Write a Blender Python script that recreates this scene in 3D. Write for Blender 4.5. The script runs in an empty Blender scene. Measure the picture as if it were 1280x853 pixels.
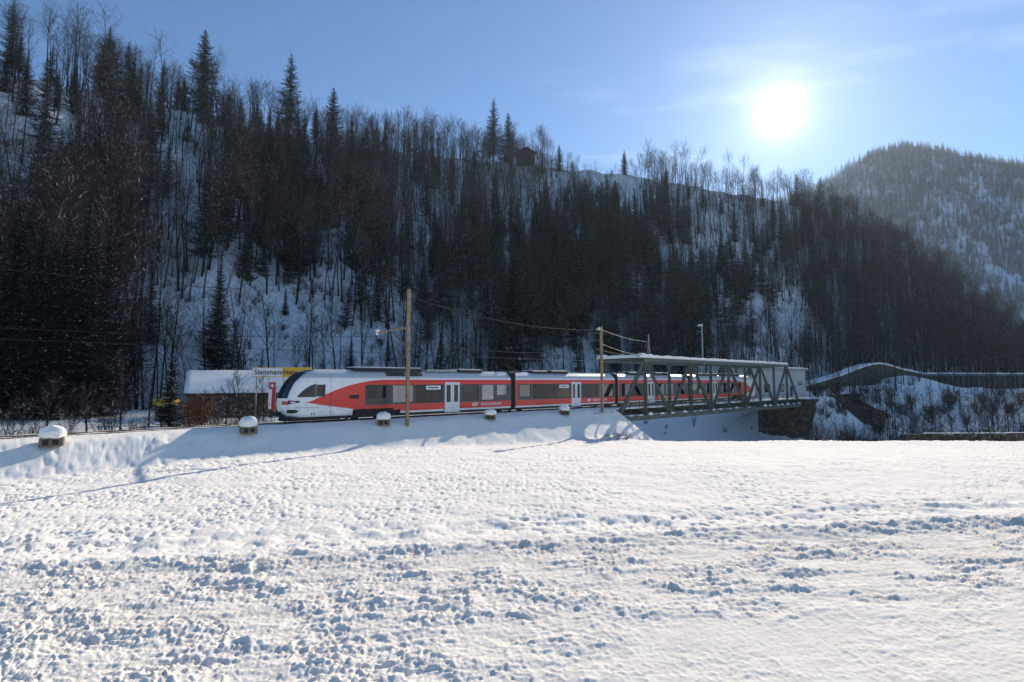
import bpy, math, random
import numpy as np
from mathutils import Vector, Matrix

# ------------------------------------------------------------------ camera, sky, sun, exposure
SC = bpy.context.scene
COL = SC.collection
CAMZ = 3.15                                  # rail top is z = 0
PITCH = math.radians(4.42)
cd = bpy.data.cameras.new("camera"); cam = bpy.data.objects.new("camera", cd); COL.objects.link(cam)
cd.lens = 18.0; cd.sensor_width = 36.0; cd.clip_start = 0.1; cd.clip_end = 9000
cam.location = (0, 0, CAMZ); cam.rotation_euler = (math.radians(90) + PITCH, 0, 0)
SC.camera = cam

SUN_EL, SUN_AZ = math.radians(25.5), math.radians(28.5)      # azimuth clockwise from +Y
SUN_DIR = Vector((math.sin(SUN_AZ) * math.cos(SUN_EL), math.cos(SUN_AZ) * math.cos(SUN_EL), math.sin(SUN_EL)))
SKY_STRENGTH, SUN_STRENGTH, EXPOSURE = 0.105, 4.3, 0.55
HAZE_DENSITY = 0.00008

w = bpy.data.worlds.new("World"); SC.world = w; w.use_nodes = True
nt = w.node_tree; nt.nodes.clear()
def N(t, kind, **kw):
    n = t.nodes.new(kind)
    for k, v in kw.items(): setattr(n, k, v)
    return n
def mth(t, op, a, b=None, c=None, clamp=False):
    n = t.nodes.new("ShaderNodeMath"); n.operation = op; n.use_clamp = clamp
    for i, v in enumerate((a, b, c)):
        if v is None: continue
        if hasattr(v, "links"): t.links.new(v, n.inputs[i])
        else: n.inputs[i].default_value = v
    return n.outputs[0]
sky = N(nt, "ShaderNodeTexSky", sky_type="NISHITA", sun_disc=False, sun_elevation=SUN_EL, sun_rotation=SUN_AZ,
        altitude=800, air_density=1.0, dust_density=0.02, ozone_density=4.0)
tc = N(nt, "ShaderNodeTexCoord")
# the sun and the bright aureole that air gives it, by angle from the sun
dot = N(nt, "ShaderNodeVectorMath", operation="DOT_PRODUCT"); nt.links.new(tc.outputs["Generated"], dot.inputs[0]); dot.inputs[1].default_value = SUN_DIR
ang = mth(nt, "ARCCOSINE", mth(nt, "MINIMUM", dot.outputs["Value"], 1.0))
g1 = mth(nt, "MULTIPLY", mth(nt, "EXPONENT", mth(nt, "DIVIDE", ang, -0.011)), 55.0)
g2 = mth(nt, "MULTIPLY", mth(nt, "EXPONENT", mth(nt, "DIVIDE", ang, -0.10)), 4.4)
g3 = mth(nt, "MULTIPLY", mth(nt, "EXPONENT", mth(nt, "DIVIDE", ang, -0.28)), 0.5)
glow = mth(nt, "ADD", mth(nt, "ADD", g1, g2), g3)
# thin cirrus: noise on a plane high above
sep = N(nt, "ShaderNodeSeparateXYZ"); nt.links.new(tc.outputs["Generated"], sep.inputs[0])
zc = mth(nt, "MAXIMUM", sep.outputs[2], 0.03)
cmb = N(nt, "ShaderNodeCombineXYZ")
nt.links.new(mth(nt, "DIVIDE", sep.outputs[0], zc), cmb.inputs[0]); nt.links.new(mth(nt, "DIVIDE", sep.outputs[1], zc), cmb.inputs[1])
mp = N(nt, "ShaderNodeMapping"); nt.links.new(cmb.outputs[0], mp.inputs[0])
mp.inputs["Rotation"].default_value = (0, 0, math.radians(-62)); mp.inputs["Scale"].default_value = (0.35, 1.5, 1); mp.inputs["Location"].default_value = (0.9, 0.15, 0)
nz = N(nt, "ShaderNodeTexNoise"); nz.inputs["Scale"].default_value = 1.1; nz.inputs["Detail"].default_value = 7; nz.inputs["Roughness"].default_value = 0.58; nz.inputs["Distortion"].default_value = 0.5
nt.links.new(mp.outputs[0], nz.inputs["Vector"])
cr = N(nt, "ShaderNodeValToRGB"); cr.color_ramp.elements[0].position = 0.54; cr.color_ramp.elements[1].position = 0.86
cr.color_ramp.elements[0].color = (0, 0, 0, 1); cr.color_ramp.elements[1].color = (1, 1, 1, 1)
nt.links.new(nz.outputs["Fac"], cr.inputs[0])
cl = mth(nt, "MULTIPLY", cr.outputs[0], mth(nt, "ADD", 1.9, mth(nt, "MULTIPLY", g3, 6.0)))
gcol = N(nt, "ShaderNodeVectorMath", operation="SCALE"); gcol.inputs[0].default_value = (1.0, 0.965, 0.90); nt.links.new(glow, gcol.inputs["Scale"])
ccol = N(nt, "ShaderNodeVectorMath", operation="SCALE"); ccol.inputs[0].default_value = (1.0, 0.99, 0.97); nt.links.new(cl, ccol.inputs["Scale"])
ad1 = N(nt, "ShaderNodeVectorMath", operation="ADD"); skc = N(nt, "ShaderNodeVectorMath", operation="MULTIPLY"); nt.links.new(sky.outputs[0], skc.inputs[0]); skc.inputs[1].default_value = (0.68, 0.88, 0.98); nt.links.new(skc.outputs[0], ad1.inputs[0]); nt.links.new(gcol.outputs[0], ad1.inputs[1])
ad2 = N(nt, "ShaderNodeVectorMath", operation="ADD"); nt.links.new(ad1.outputs[0], ad2.inputs[0]); nt.links.new(ccol.outputs[0], ad2.inputs[1])
bg = N(nt, "ShaderNodeBackground"); bg.inputs["Strength"].default_value = SKY_STRENGTH; nt.links.new(ad2.outputs[0], bg.inputs[0])
wo = N(nt, "ShaderNodeOutputWorld"); nt.links.new(bg.outputs[0], wo.inputs[0])

sl = bpy.data.lights.new("sun", "SUN"); sl.energy = SUN_STRENGTH; sl.angle = math.radians(0.53); sl.color = (1.0, 0.90, 0.76)
so = bpy.data.objects.new("sun", sl); COL.objects.link(so); so.rotation_euler = SUN_DIR.to_track_quat("Z", "Y").to_euler(); so.location = (60, 110, 90)

SC.view_settings.view_transform = "Standard"; SC.view_settings.look = "None"; SC.view_settings.exposure = EXPOSURE; SC.view_settings.gamma = 1
cy = SC.cycles if hasattr(SC, "cycles") else None
SC.render.engine = "CYCLES"
SC.cycles.max_bounces = 6; SC.cycles.diffuse_bounces = 3; SC.cycles.glossy_bounces = 3; SC.cycles.transmission_bounces = 4
SC.cycles.transparent_max_bounces = 12; SC.cycles.volume_bounces = 0; SC.cycles.use_denoising = True
SC.cycles.sample_clamp_indirect = 6; SC.cycles.caustics_reflective = False; SC.cycles.caustics_refractive = False

# ------------------------------------------------------------------ helpers
RNG = np.random.default_rng(7); random.seed(7)
CP, SP = math.cos(PITCH), math.sin(PITCH)
def at(px, py, Y):
    """point of the place seen at a spot of the photograph (1280 wide), Y metres ahead"""
    a = (426.5 - py) / 640.0
    up, fw = a * CP + SP, CP - a * SP
    k = Y / fw
    return Vector(((px - 640) / 640.0 * k, Y, CAMZ + up * k))
def project(p):
    p = np.asarray(p, float); x, y, z = p[..., 0], p[..., 1], p[..., 2] - CAMZ
    d = y * CP + z * SP; u = z * CP - y * SP
    return 640 + 640 * x / d, 426.5 - 640 * u / d

_perm = np.random.default_rng(3).permutation(512)
def perlin(x, y, seed=0):
    x = np.asarray(x, float); y = np.asarray(y, float)
    xi = np.floor(x).astype(np.int64); yi = np.floor(y).astype(np.int64); xf = x - xi; yf = y - yi
    def g(ix, iy, dx, dy):
        h = _perm[(_perm[(ix + seed * 17) & 511] + iy) & 511] * (2 * np.pi / 512)
        return np.cos(h) * dx + np.sin(h) * dy
    u = xf ** 3 * (xf * (xf * 6 - 15) + 10); v = yf ** 3 * (yf * (yf * 6 - 15) + 10)
    a = g(xi, yi, xf, yf); b = g(xi + 1, yi, xf - 1, yf); c = g(xi, yi + 1, xf, yf - 1); d = g(xi + 1, yi + 1, xf - 1, yf - 1)
    return 1.5 * ((a + (b - a) * u) + ((c + (d - c) * u) - (a + (b - a) * u)) * v)
def sstep(a, b, x):
    t = np.clip((x - a) / (b - a), 0, 1); return t * t * (3 - 2 * t)

def mesh_np(name, verts, faces, mats=(), fmat=None, smooth=False):
    me = bpy.data.meshes.new(name)
    verts = np.asarray(verts, np.float32); faces = np.asarray(faces, np.int32); k = faces.shape[1]
    me.vertices.add(len(verts)); me.vertices.foreach_set("co", verts.ravel())
    me.loops.add(faces.size); me.loops.foreach_set("vertex_index", faces.ravel())
    me.polygons.add(len(faces)); me.polygons.foreach_set("loop_start", np.arange(0, faces.size, k, dtype=np.int32))
    for m in mats: me.materials.append(m)
    if fmat is not None: me.polygons.foreach_set("material_index", np.asarray(fmat, np.int32))
    if smooth: me.polygons.foreach_set("use_smooth", np.ones(len(faces), bool))
    me.update(calc_edges=True); return me
def put(name, me, parent=None, loc=None, rotz=None):
    o = bpy.data.objects.new(name, me); COL.objects.link(o)
    if parent is not None: o.parent = parent
    if loc is not None: o.location = loc
    if rotz is not None: o.rotation_euler = (0, 0, rotz)
    return o
def thing(name, label, cat, loc=(0, 0, 0), rotz=0, group=None):
    o = bpy.data.objects.new(name, None); COL.objects.link(o); o.location = loc; o.rotation_euler = (0, 0, rotz); o.empty_display_size = 0.3
    return tag(o, label, cat, group)
def tag(o, label, cat, group=None, kind=None):
    o["label"] = label; o["category"] = cat
    if group: o["group"] = group
    if kind: o["kind"] = kind
    return o

class MB:
    """collects boxes, beams and tubes into one mesh"""
    def __init__(self): self.v = []; self.f = []; self.m = []
    def face(self, idx, m=0): self.f.append(tuple(idx)); self.m.append(m)
    def poly(self, pts, m=0):
        b = len(self.v); self.v += [tuple(p) for p in pts]; self.face(range(b, b + len(pts)), m)
    def box(self, x0, x1, y0, y1, z0, z1, m=0):
        b = len(self.v)
        self.v += [(x0, y0, z0), (x1, y0, z0), (x1, y1, z0), (x0, y1, z0), (x0, y0, z1), (x1, y0, z1), (x1, y1, z1), (x0, y1, z1)]
        for q in ((3, 2, 1, 0), (4, 5, 6, 7), (0, 1, 5, 4), (1, 2, 6, 5), (2, 3, 7, 6), (3, 0, 4, 7)): self.face([b + i for i in q], m)
        return self
    def cbox(self, x0, x1, y0, y1, z0, z1, c=0.02, m=0):
        """box with chamfered vertical edges and top"""
        b = len(self.v)
        ring = lambda i, z: [(x0 + i, y0, z), (x1 - i, y0, z), (x1, y0 + i, z), (x1, y1 - i, z), (x1 - i, y1, z), (x0 + i, y1, z), (x0, y1 - i, z), (x0, y0 + i, z)]
        self.v += ring(c, z0) + ring(c, z1 - c) + [(x + (c if x < (x0 + x1) / 2 else -c), y + (c if y < (y0 + y1) / 2 else -c), z1) for x, y, z in ring(c, z1)]
        for l in range(2):
            for i in range(8): self.face((b + l * 8 + i, b + l * 8 + (i + 1) % 8, b + l * 8 + 8 + (i + 1) % 8, b + l * 8 + 8 + i), m)
        self.face([b + 16 + i for i in range(8)], m); self.face([b + 7 - i for i in range(8)], m); return self
    def beam(self, a, b, w, h, m=0, up=(0, 0, 1)):
        a = Vector(a); b = Vector(b); d = (b - a).normalized(); u = Vector(up)
        if abs(d.dot(u)) > 0.98: u = Vector((1, 0, 0))
        s = d.cross(u).normalized(); u = s.cross(d).normalized(); k = len(self.v)
        for p in (a, b):
            for i, j in ((-1, -1), (1, -1), (1, 1), (-1, 1)): self.v.append(tuple(p + s * (i * w / 2) + u * (j * h / 2)))
        for q in ((0, 1, 2, 3), (7, 6, 5, 4), (0, 4, 5, 1), (1, 5, 6, 2), (2, 6, 7, 3), (3, 7, 4, 0)): self.face([k + i for i in q], m)
        return self
    def tube(self, pts, rad, n=6, m=0, cap=True):
        pts = [Vector(p) for p in pts]; k = len(self.v); L = len(pts)
        rad = rad if hasattr(rad, "__len__") else [rad] * L
        for i, p in enumerate(pts):
            d = (pts[min(i + 1, L - 1)] - pts[max(i - 1, 0)]).normalized()
            u = Vector((0, 0, 1)) if abs(d.z) < 0.9 else Vector((1, 0, 0))
            s = d.cross(u).normalized(); u = s.cross(d)
            for j in range(n):
                t = 2 * math.pi * j / n; self.v.append(tuple(p + (s * math.cos(t) + u * math.sin(t)) * rad[i]))
        for i in range(L - 1):
            for j in range(n): self.face((k + i * n + j, k + i * n + (j + 1) % n, k + (i + 1) * n + (j + 1) % n, k + (i + 1) * n + j), m)
        if cap: self.face([k + n - 1 - j for j in range(n)], m); self.face([k + (L - 1) * n + j for j in range(n)], m)
        return self
    def mesh(self, name, mats, smooth=False):
        me = bpy.data.meshes.new(name); me.from_pydata(self.v, [], self.f)
        for mt in (mats if isinstance(mats, (list, tuple)) else [mats]): me.materials.append(mt)
        me.polygons.foreach_set("material_index", self.m)
        if smooth: me.polygons.foreach_set("use_smooth", [True] * len(self.f))
        me.update(); return me
    def build(self, name, mats, parent=None, loc=None, rotz=None, smooth=False):
        return put(name, self.mesh(name, mats, smooth), parent, loc, rotz)

# ------------------------------------------------------------------ materials
def mat(name, col, rough=0.6, metal=0.0, var=0.15, scale=6.0, bump=0.0, bscale=40.0, spec=0.5, col2=None, detail=4):
    m = bpy.data.materials.new(name); m.use_nodes = True; t = m.node_tree; p = t.nodes["Principled BSDF"]
    p.inputs["Roughness"].default_value = rough; p.inputs["Metallic"].default_value = metal; p.inputs["Specular IOR Level"].default_value = spec
    c = N(t, "ShaderNodeTexCoord"); nz = N(t, "ShaderNodeTexNoise"); nz.inputs["Scale"].default_value = scale; nz.inputs["Detail"].default_value = detail
    t.links.new(c.outputs["Object"], nz.inputs["Vector"])
    r = N(t, "ShaderNodeValToRGB"); e = r.color_ramp.elements
    c2 = col2 or tuple(min(1, x * (1 + var)) for x in col); c1 = col if col2 else tuple(x * (1 - var) for x in col)
    e[0].position = 0.35; e[1].position = 0.65; e[0].color = (*c1, 1); e[1].color = (*c2, 1)
    t.links.new(nz.outputs["Fac"], r.inputs[0]); t.links.new(r.outputs[0], p.inputs["Base Color"])
    if bump:
        n2 = N(t, "ShaderNodeTexNoise"); n2.inputs["Scale"].default_value = bscale; n2.inputs["Detail"].default_value = 6; t.links.new(c.outputs["Object"], n2.inputs["Vector"])
        b = N(t, "ShaderNodeBump"); b.inputs["Strength"].default_value = 0.6; b.inputs["Distance"].default_value = bump
        t.links.new(n2.outputs["Fac"], b.inputs["Height"]); t.links.new(b.outputs[0], p.inputs["Normal"])
    return m
M = {}
M["snow"] = mat("snow", (0.90, 0.87, 0.82), 0.9, var=0.02, scale=1.5, bump=0.03, bscale=9.0, spec=0.06)
M["field_snow"] = mat("field_snow", (0.94, 0.875, 0.785), 0.9, var=0.02, scale=1.2, bump=0.012, bscale=26.0, spec=0.06)
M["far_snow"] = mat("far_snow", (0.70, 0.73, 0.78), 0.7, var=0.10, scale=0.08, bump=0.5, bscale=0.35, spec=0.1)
M["hill_snow"] = mat("hill_snow", (0.86, 0.87, 0.89), 0.7, scale=0.55, col2=(0.62, 0.62, 0.62), bump=0.35, bscale=0.6, spec=0.1, detail=8)
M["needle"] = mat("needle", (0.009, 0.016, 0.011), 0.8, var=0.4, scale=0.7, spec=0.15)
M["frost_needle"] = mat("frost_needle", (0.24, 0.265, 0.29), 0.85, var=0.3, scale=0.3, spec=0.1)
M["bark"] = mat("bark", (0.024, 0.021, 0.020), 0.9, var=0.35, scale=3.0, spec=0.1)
M["twig"] = mat("twig", (0.042, 0.034, 0.030), 0.9, var=0.3, scale=1.0, spec=0.1)
M["red_twig"] = mat("red_twig", (0.13, 0.055, 0.03), 0.9, var=0.35, scale=1.5, spec=0.1)
M["tree_snow"] = mat("tree_snow", (0.82, 0.84, 0.87), 0.7, var=0.03, spec=0.1)
M["pole_wood"] = mat("pole_wood", (0.30, 0.20, 0.12), 0.8, var=0.35, scale=5.0, bump=0.01)
M["crate_wood"] = mat("crate_wood", (0.17, 0.125, 0.080), 0.85, var=0.35, scale=7.0, bump=0.01)
M["dark"] = mat("dark", (0.012, 0.012, 0.013), 0.6, var=0.3)
M["under"] = mat("under", (0.040, 0.033, 0.027), 0.8, var=0.5, scale=4.0, bump=0.01)
M["steel_green"] = mat("steel_green", (0.088, 0.106, 0.088), 0.55, var=0.25, scale=2.5, bump=0.004, spec=0.4)
M["steel_grey"] = mat("steel_grey", (0.28, 0.29, 0.29), 0.45, metal=0.4, var=0.15)
M["rail"] = mat("rail", (0.16, 0.11, 0.08), 0.45, metal=0.6, var=0.3)
M["porcelain"] = mat("porcelain", (0.75, 0.75, 0.74), 0.25, var=0.03)
M["concrete"] = mat("concrete", (0.34, 0.34, 0.33), 0.9, var=0.2, scale=0.8, bump=0.01)
M["gallery_concrete"] = mat("gallery_concrete", (0.13, 0.125, 0.12), 0.9, var=0.35, scale=0.4)
M["light_wall"] = mat("light_wall", (0.52, 0.52, 0.51), 0.9, var=0.08, scale=0.5)
M["stone"] = mat("stone", (0.10, 0.080, 0.060), 0.95, var=0.5, scale=1.4, bump=0.12, bscale=3.0, spec=0.1)
M["earth"] = mat("earth", (0.075, 0.052, 0.036), 0.95, var=0.55, scale=1.2, bump=0.15, bscale=2.2, spec=0.1)
M["brown_wall"] = mat("brown_wall", (0.075, 0.055, 0.045), 0.9, var=0.3, scale=1.0)
M["dark_timber"] = mat("dark_timber", (0.035, 0.026, 0.020), 0.9, var=0.3, scale=1.5)
M["yellow"] = mat("yellow", (0.72, 0.40, 0.015), 0.5, var=0.06)
M["sign_white"] = mat("sign_white", (0.78, 0.78, 0.77), 0.5, var=0.03)
M["black_print"] = mat("black_print", (0.012, 0.012, 0.014), 0.6, var=0.1)
M["white_print"] = mat("white_print", (0.82, 0.82, 0.82), 0.5, var=0.02)
M["banner_red"] = mat("banner_red", (0.42, 0.03, 0.05), 0.8, var=0.1)
M["band"] = mat("band", (0.058, 0.062, 0.063), 0.25, var=0.1, scale=1.0)
M["door_paint"] = mat("door_paint", (0.66, 0.68, 0.70), 0.35, var=0.03)
M["seat_cloth"] = mat("seat_cloth", (0.10, 0.12, 0.17), 0.9, var=0.2)
M["interior"] = mat("interior", (0.45, 0.46, 0.46), 0.7, var=0.05)
M["screen"] = mat("screen", (0.020, 0.024, 0.028), 0.07, var=0.1)
M["water"] = mat("water", (0.03, 0.045, 0.05), 0.08, var=0.2, bump=0.03, bscale=3.0)

def dirty_strip(m):
    t = m.node_tree; p = t.nodes["Principled BSDF"]; src = p.inputs["Base Color"].links[0].from_socket
    c = N(t, "ShaderNodeTexCoord"); s_ = N(t, "ShaderNodeSeparateXYZ"); t.links.new(c.outputs["Object"], s_.inputs[0])
    d = mth(t, "SUBTRACT", mth(t, "ADD", mth(t, "MULTIPLY", s_.outputs[0], .155), 15.9), s_.outputs[1])
    nz = N(t, "ShaderNodeTexNoise"); nz.inputs["Scale"].default_value = 2.6; nz.inputs["Detail"].default_value = 9; nz.inputs["Roughness"].default_value = .65; t.links.new(c.outputs["Object"], nz.inputs["Vector"])
    f = mth(t, "MULTIPLY", mth(t, "MULTIPLY", d, 2.0, clamp=True), mth(t, "MULTIPLY", mth(t, "SUBTRACT", nz.outputs["Fac"], .36), 4.0, clamp=True))
    f = mth(t, "MULTIPLY", f, mth(t, "SUBTRACT", 1.0, mth(t, "MULTIPLY", d, .07), clamp=True))
    mx = N(t, "ShaderNodeMix", data_type="RGBA"); t.links.new(mth(t, "MULTIPLY", f, .8), mx.inputs["Factor"]); t.links.new(src, mx.inputs[6]); mx.inputs[7].default_value = (.67, .61, .535, 1); t.links.new(mx.outputs[2], p.inputs["Base Color"])
dirty_strip(M["field_snow"])
def glass_mat(name, tint, refl):
    m = bpy.data.materials.new(name); m.use_nodes = True; t = m.node_tree; t.nodes.clear()
    o = N(t, "ShaderNodeOutputMaterial"); mx = N(t, "ShaderNodeMixShader"); tr = N(t, "ShaderNodeBsdfTransparent"); gl = N(t, "ShaderNodeBsdfGlossy")
    tr.inputs[0].default_value = (*tint, 1); gl.inputs["Roughness"].default_value = 0.02; gl.inputs[0].default_value = (0.95, 0.97, 1, 1)
    fr = N(t, "ShaderNodeFresnel"); fr.inputs[0].default_value = 1.55
    f = mth(t, "ADD", mth(t, "MULTIPLY", fr.outputs[0], 1.3), refl, clamp=True)
    t.links.new(f, mx.inputs[0]); t.links.new(tr.outputs[0], mx.inputs[1]); t.links.new(gl.outputs[0], mx.inputs[2]); t.links.new(mx.outputs[0], o.inputs[0])
    return m
M["glass"] = glass_mat("glass", (0.66, 0.70, 0.70), 0.10)
M["dark_glass"] = glass_mat("dark_glass", (0.36, 0.38, 0.38), -0.02)

def livery(name, nose):
    """flat paint by place on the car: white skirt, red side, white line, silver roof; the nose car has the white sweep"""
    m = bpy.data.materials.new(name); m.use_nodes = True; t = m.node_tree; p = t.nodes["Principled BSDF"]
    p.inputs["Roughness"].default_value = 0.32; p.inputs["Coat Weight"].default_value = 0.08; p.inputs["Coat Roughness"].default_value = 0.15
    c = N(t, "ShaderNodeTexCoord"); s = N(t, "ShaderNodeSeparateXYZ"); t.links.new(c.outputs["Object"], s.inputs[0]); z = s.outputs[2]; x = s.outputs[0]
    def curve(pts):
        n = N(t, "ShaderNodeFloatCurve"); cv = n.mapping.curves[0]
        cv.points[0].location = pts[0]; cv.points[1].location = pts[-1]
        for q in pts[1:-1]: cv.points.new(*q)
        n.mapping.update(); t.links.new(mth(t, "DIVIDE", x, 12.0, clamp=True), n.inputs["Value"]); return mth(t, "MULTIPLY", n.outputs[0], 5.0)
    def above(a, b): return mth(t, "MULTIPLY", mth(t, "SUBTRACT", a, b), 120.0, clamp=True)
    if nose:
        lo = curve([(0, .305), (1.55 / 12, .300), (2.6 / 12, .262), (4.2 / 12, .215), (6.0 / 12, .160), (8 / 12, .130), (1, .120)])
        hi = curve([(0, .305), (1.55 / 12, .306), (2.6 / 12, .385), (4.0 / 12, .500), (5.5 / 12, .585), (7.2 / 12, .636), (9 / 12, .646), (1, .646)])
        red = mth(t, "MULTIPLY", above(z, lo), above(hi, z))
    else:
        red = mth(t, "MULTIPLY", above(z, 0.60), above(3.23, z))
    silver = above(z, 3.36)
    nz = N(t, "ShaderNodeTexNoise"); nz.inputs["Scale"].default_value = 2.2; nz.inputs["Detail"].default_value = 6; t.links.new(c.outputs["Object"], nz.inputs["Vector"])
    def mix(f, a, b):
        n = N(t, "ShaderNodeMix", data_type="RGBA"); t.links.new(f, n.inputs["Factor"])
        for i, v in ((6, a), (7, b)):
            if hasattr(v, "links"): t.links.new(v, n.inputs[i])
            else: n.inputs[i].default_value = (*v, 1)
        return n.outputs[2]
    col = mix(red, (0.84, 0.84, 0.83), (0.74, 0.034, 0.020))
    col = mix(silver, col, (0.50, 0.53, 0.56))
    dirt = mth(t, "MULTIPLY", mth(t, "SUBTRACT", nz.outputs["Fac"], 0.42, clamp=True), mth(t, "SUBTRACT", 1.3, mth(t, "MULTIPLY", z, 0.25), clamp=True))
    col = mix(mth(t, "MULTIPLY", dirt, 1.0, clamp=True), col, (0.24, 0.21, 0.18))
    t.links.new(col, p.inputs["Base Color"]); t.links.new(mth(t, "ADD", 0.28, mth(t, "MULTIPLY", dirt, 1.2)), p.inputs["Roughness"])
    return m
M["livery"] = livery("livery", False); M["nose_livery"] = livery("nose_livery", True)

# ------------------------------------------------------------------ the lie of the land
TX, TY = -16.4, 37.2; DX, DY = 0.757, 0.6534
TROT = math.atan2(DY, DX)
def TR(s, n, z=0.0): return Vector((TX + s * DX - n * DY, TY + s * DY + n * DX, z))
def track_sn(x, y): return (x - TX) * DX + (y - TY) * DY, -(x - TX) * DY + (y - TY) * DX
CEN = 1.6                                            # track centre line

def smax(a, b, k): h = np.clip(0.5 + 0.5 * (a - b) / k, 0, 1); return b + (a - b) * h + k * h * (1 - h)
def smin(a, b, k): return -smax(-a, -b, k)
def ground(x, y):
    x = np.asarray(x, float); y = np.asarray(y, float); s, n = track_sn(x, y)
    z = -1.6 - 0.85 * sstep(26, 49, y) * sstep(-25, 5, x) + 0.10 * perlin(x / 9, y / 9, 5)
    z = np.where(n > 4, z * 0 - 1.35 + 0.25 * perlin(x / 7, y / 7, 6), z)
    edge = 48.8 + 0.8 * perlin(x / 6, y * 0 + 3, 8) - 0.02 * (x - 12)
    d = smin(y - edge, x - 11.3 - 0.6 * perlin(y / 5, x * 0, 9), 3.0)
    z = z - np.clip(d * 0.75, 0, 6.6) * 1.0
    far = -9.0 + 8.3 * sstep(82, 138, y) + 0.5 * perlin(x / 8, y / 8, 11)
    z = np.where((d > 0) & (y > 70), np.maximum(z, far), z)
    z = z + 6.0 * np.exp(-((x - 166) / 14) ** 2 - ((y - 216) / 12) ** 2) + 2.5 * np.exp(-((x - 140) / 22) ** 2 - ((y - 190) / 10) ** 2)
    wv = np.abs(n - CEN)
    top = -0.07 - 0.045 * np.clip(wv - 1.5, 0, 3) + 0.025 * perlin(x / 1.3, y / 1.3, 12)
    bank = top - 0.60 * smax(wv - 2.95 - 0.15 * perlin(s / 2.2, s * 0, 47), wv * 0, .35)
    bank = bank - np.where(s < 60, 0.68 * np.clip(s - 36.4, 0, 99), 2.2 * np.clip(94.5 - s, 0, 99))
    return smax(z, bank, 0.25)

def fine_relief(x, y):
    """dimples of the field, clods of the ploughed snow, footprints on the bank"""
    s, n = track_sn(x, y)
    edge = 15.9 + 0.155 * x + 0.35 * perlin(x / 1.8, x * 0, 21) + 0.12 * perlin(x / 0.5, x * 0, 22)
    pl = sstep(0.25, -0.25, y - edge)                                  # 1 in the ploughed strip
    # smooth field: shallow swells, small hollows
    f = 0.045 * perlin(x / 1.8, y / 1.2, 23) + 0.016 * perlin(x / 0.55, y / 0.5, 24)
    h1 = perlin(x / 0.26, y / 0.30, 25); h2 = perlin(x / 0.17, y / 0.22, 26); dens = sstep(-0.35, 0.35, perlin(x / 4.5, y / 4.5, 27))
    f -= (0.075 * sstep(0.22, 0.60, h1) + 0.05 * sstep(0.20, 0.6, h2)) * (0.40 + 0.60 * dens)
    k = np.exp(-((y - edge - 1.5 - 0.5 * perlin(x / 2, x * 0, 41)) / 0.7) ** 2)             # swells just past the ploughed strip
    f += k * (0.20 * np.clip(perlin(x / 1.1, y / 0.9, 28), -0.2, 1) - 0.05)
    # ploughed strip: clods in clumps
    clump = sstep(-0.52, 0.34, perlin(x / 2.0, y / 1.2, 29) + 0.35 * perlin(x / .7, y / .6, 30))
    fade = 1 - 0.74 * sstep(0, 2.6, 11.9 - y + .12 * x + .9 * perlin(x / 2.5, y / 1.5, 57)) * sstep(-3, 2.5, x)
    bil = lambda q, sd, ay: 1 - 2.4 * np.abs(perlin(x / q, y / (q * ay), sd))
    wx = x + 0.06 * perlin(x / .2, y / .2, 42); wy = y + 0.06 * perlin(x / .2, y / .2, 43)
    lump_ = lambda q, sd, th: np.clip(perlin(wx / q, wy / (q * .8), sd) - th, 0, 1)
    rnd = lambda q, sd, th: np.minimum(lump_(q, sd, th) / .35, 1) ** .7
    al = wx * .988 + wy * .153; ac = wy * .988 - wx * .153
    c = 0.036 * rnd(0.22, 31, .12) + 0.028 * rnd(0.13, 32, .06) + 0.018 * rnd(0.08, 33, .05) + 0.07 * perlin(x / 1.3, y / .6, 34) + 0.035 * perlin(al / 1.4, ac / .22, 55) + 0.022 * perlin(al / .5, ac / .12, 56) + 0.010 * bil(0.055, 35, 0.9)
    big = 0.07 * rnd(0.55, 36, .36) * sstep(-.1, .5, perlin(x / 3, y / 2, 49))
    c = (c + big) * (0.36 + 0.64 * clump) * fade + 0.008 * perlin(x / 0.08, y / 0.08, 37)
    rim = np.exp(-((y - edge + 0.35) / 0.45) ** 2) * (0.05 + 0.05 * sstep(2, 14, x)) * (0.5 + 1.1 * np.clip(perlin(wx / .33, wy / .25, 38), -.4, 1))
    c = c + rim - (0.10 + 0.08 * sstep(2, 16, x)) * sstep(0.15, -1.3, y - edge + .3 * perlin(x / .8, y / .8, 44))
    r = f * (1 - pl) + c * pl
    # the bank: trodden, its crest smooth
    slope = sstep(-0.8, -1.8, n) * sstep(-8.5, -5.0, n) * sstep(37, 34, s)
    fo = perlin(s / 0.40 + .4 * n, n / 0.55, 39); f2 = perlin(s / 0.75 + n, n / 0.8, 48)
    r = r * (1 - 0.75 * sstep(-6, -3.5, n)) - slope * (0.045 * sstep(0.10, 0.55, fo) + 0.03 * sstep(.15, .6, f2)) * (0.10 + 0.90 * sstep(2, -3, s)) + slope * 0.03 * perlin(s / .9, n / .9, 40)
    r = r + 0.14 * np.exp(-((n + 0.35) / 0.55) ** 2) * sstep(37, 35, s)
    return r

def grid_faces(r, c):
    i = np.arange(r - 1)[:, None] * c + np.arange(c - 1)[None]; i = i.ravel()
    return np.stack([i, i + 1, i + c + 1, i + c], 1)
# fine sheet in front
q = np.linspace(5.0 ** -0.5, 66.0 ** -0.5, 600); YR = q ** -2.0
tt = np.linspace(-1.42, 1.42, 1180)
gy = np.repeat(YR[:, None], len(tt), 1); gx = gy * tt[None]
gz = ground(gx, gy) + fine_relief(gx, gy)
field = put("snow_field", mesh_np("snow_field", np.stack([gx, gy, gz], -1).reshape(-1, 3), grid_faces(*gx.shape), [M["field_snow"]], smooth=True)); field["kind"] = "structure"
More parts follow.
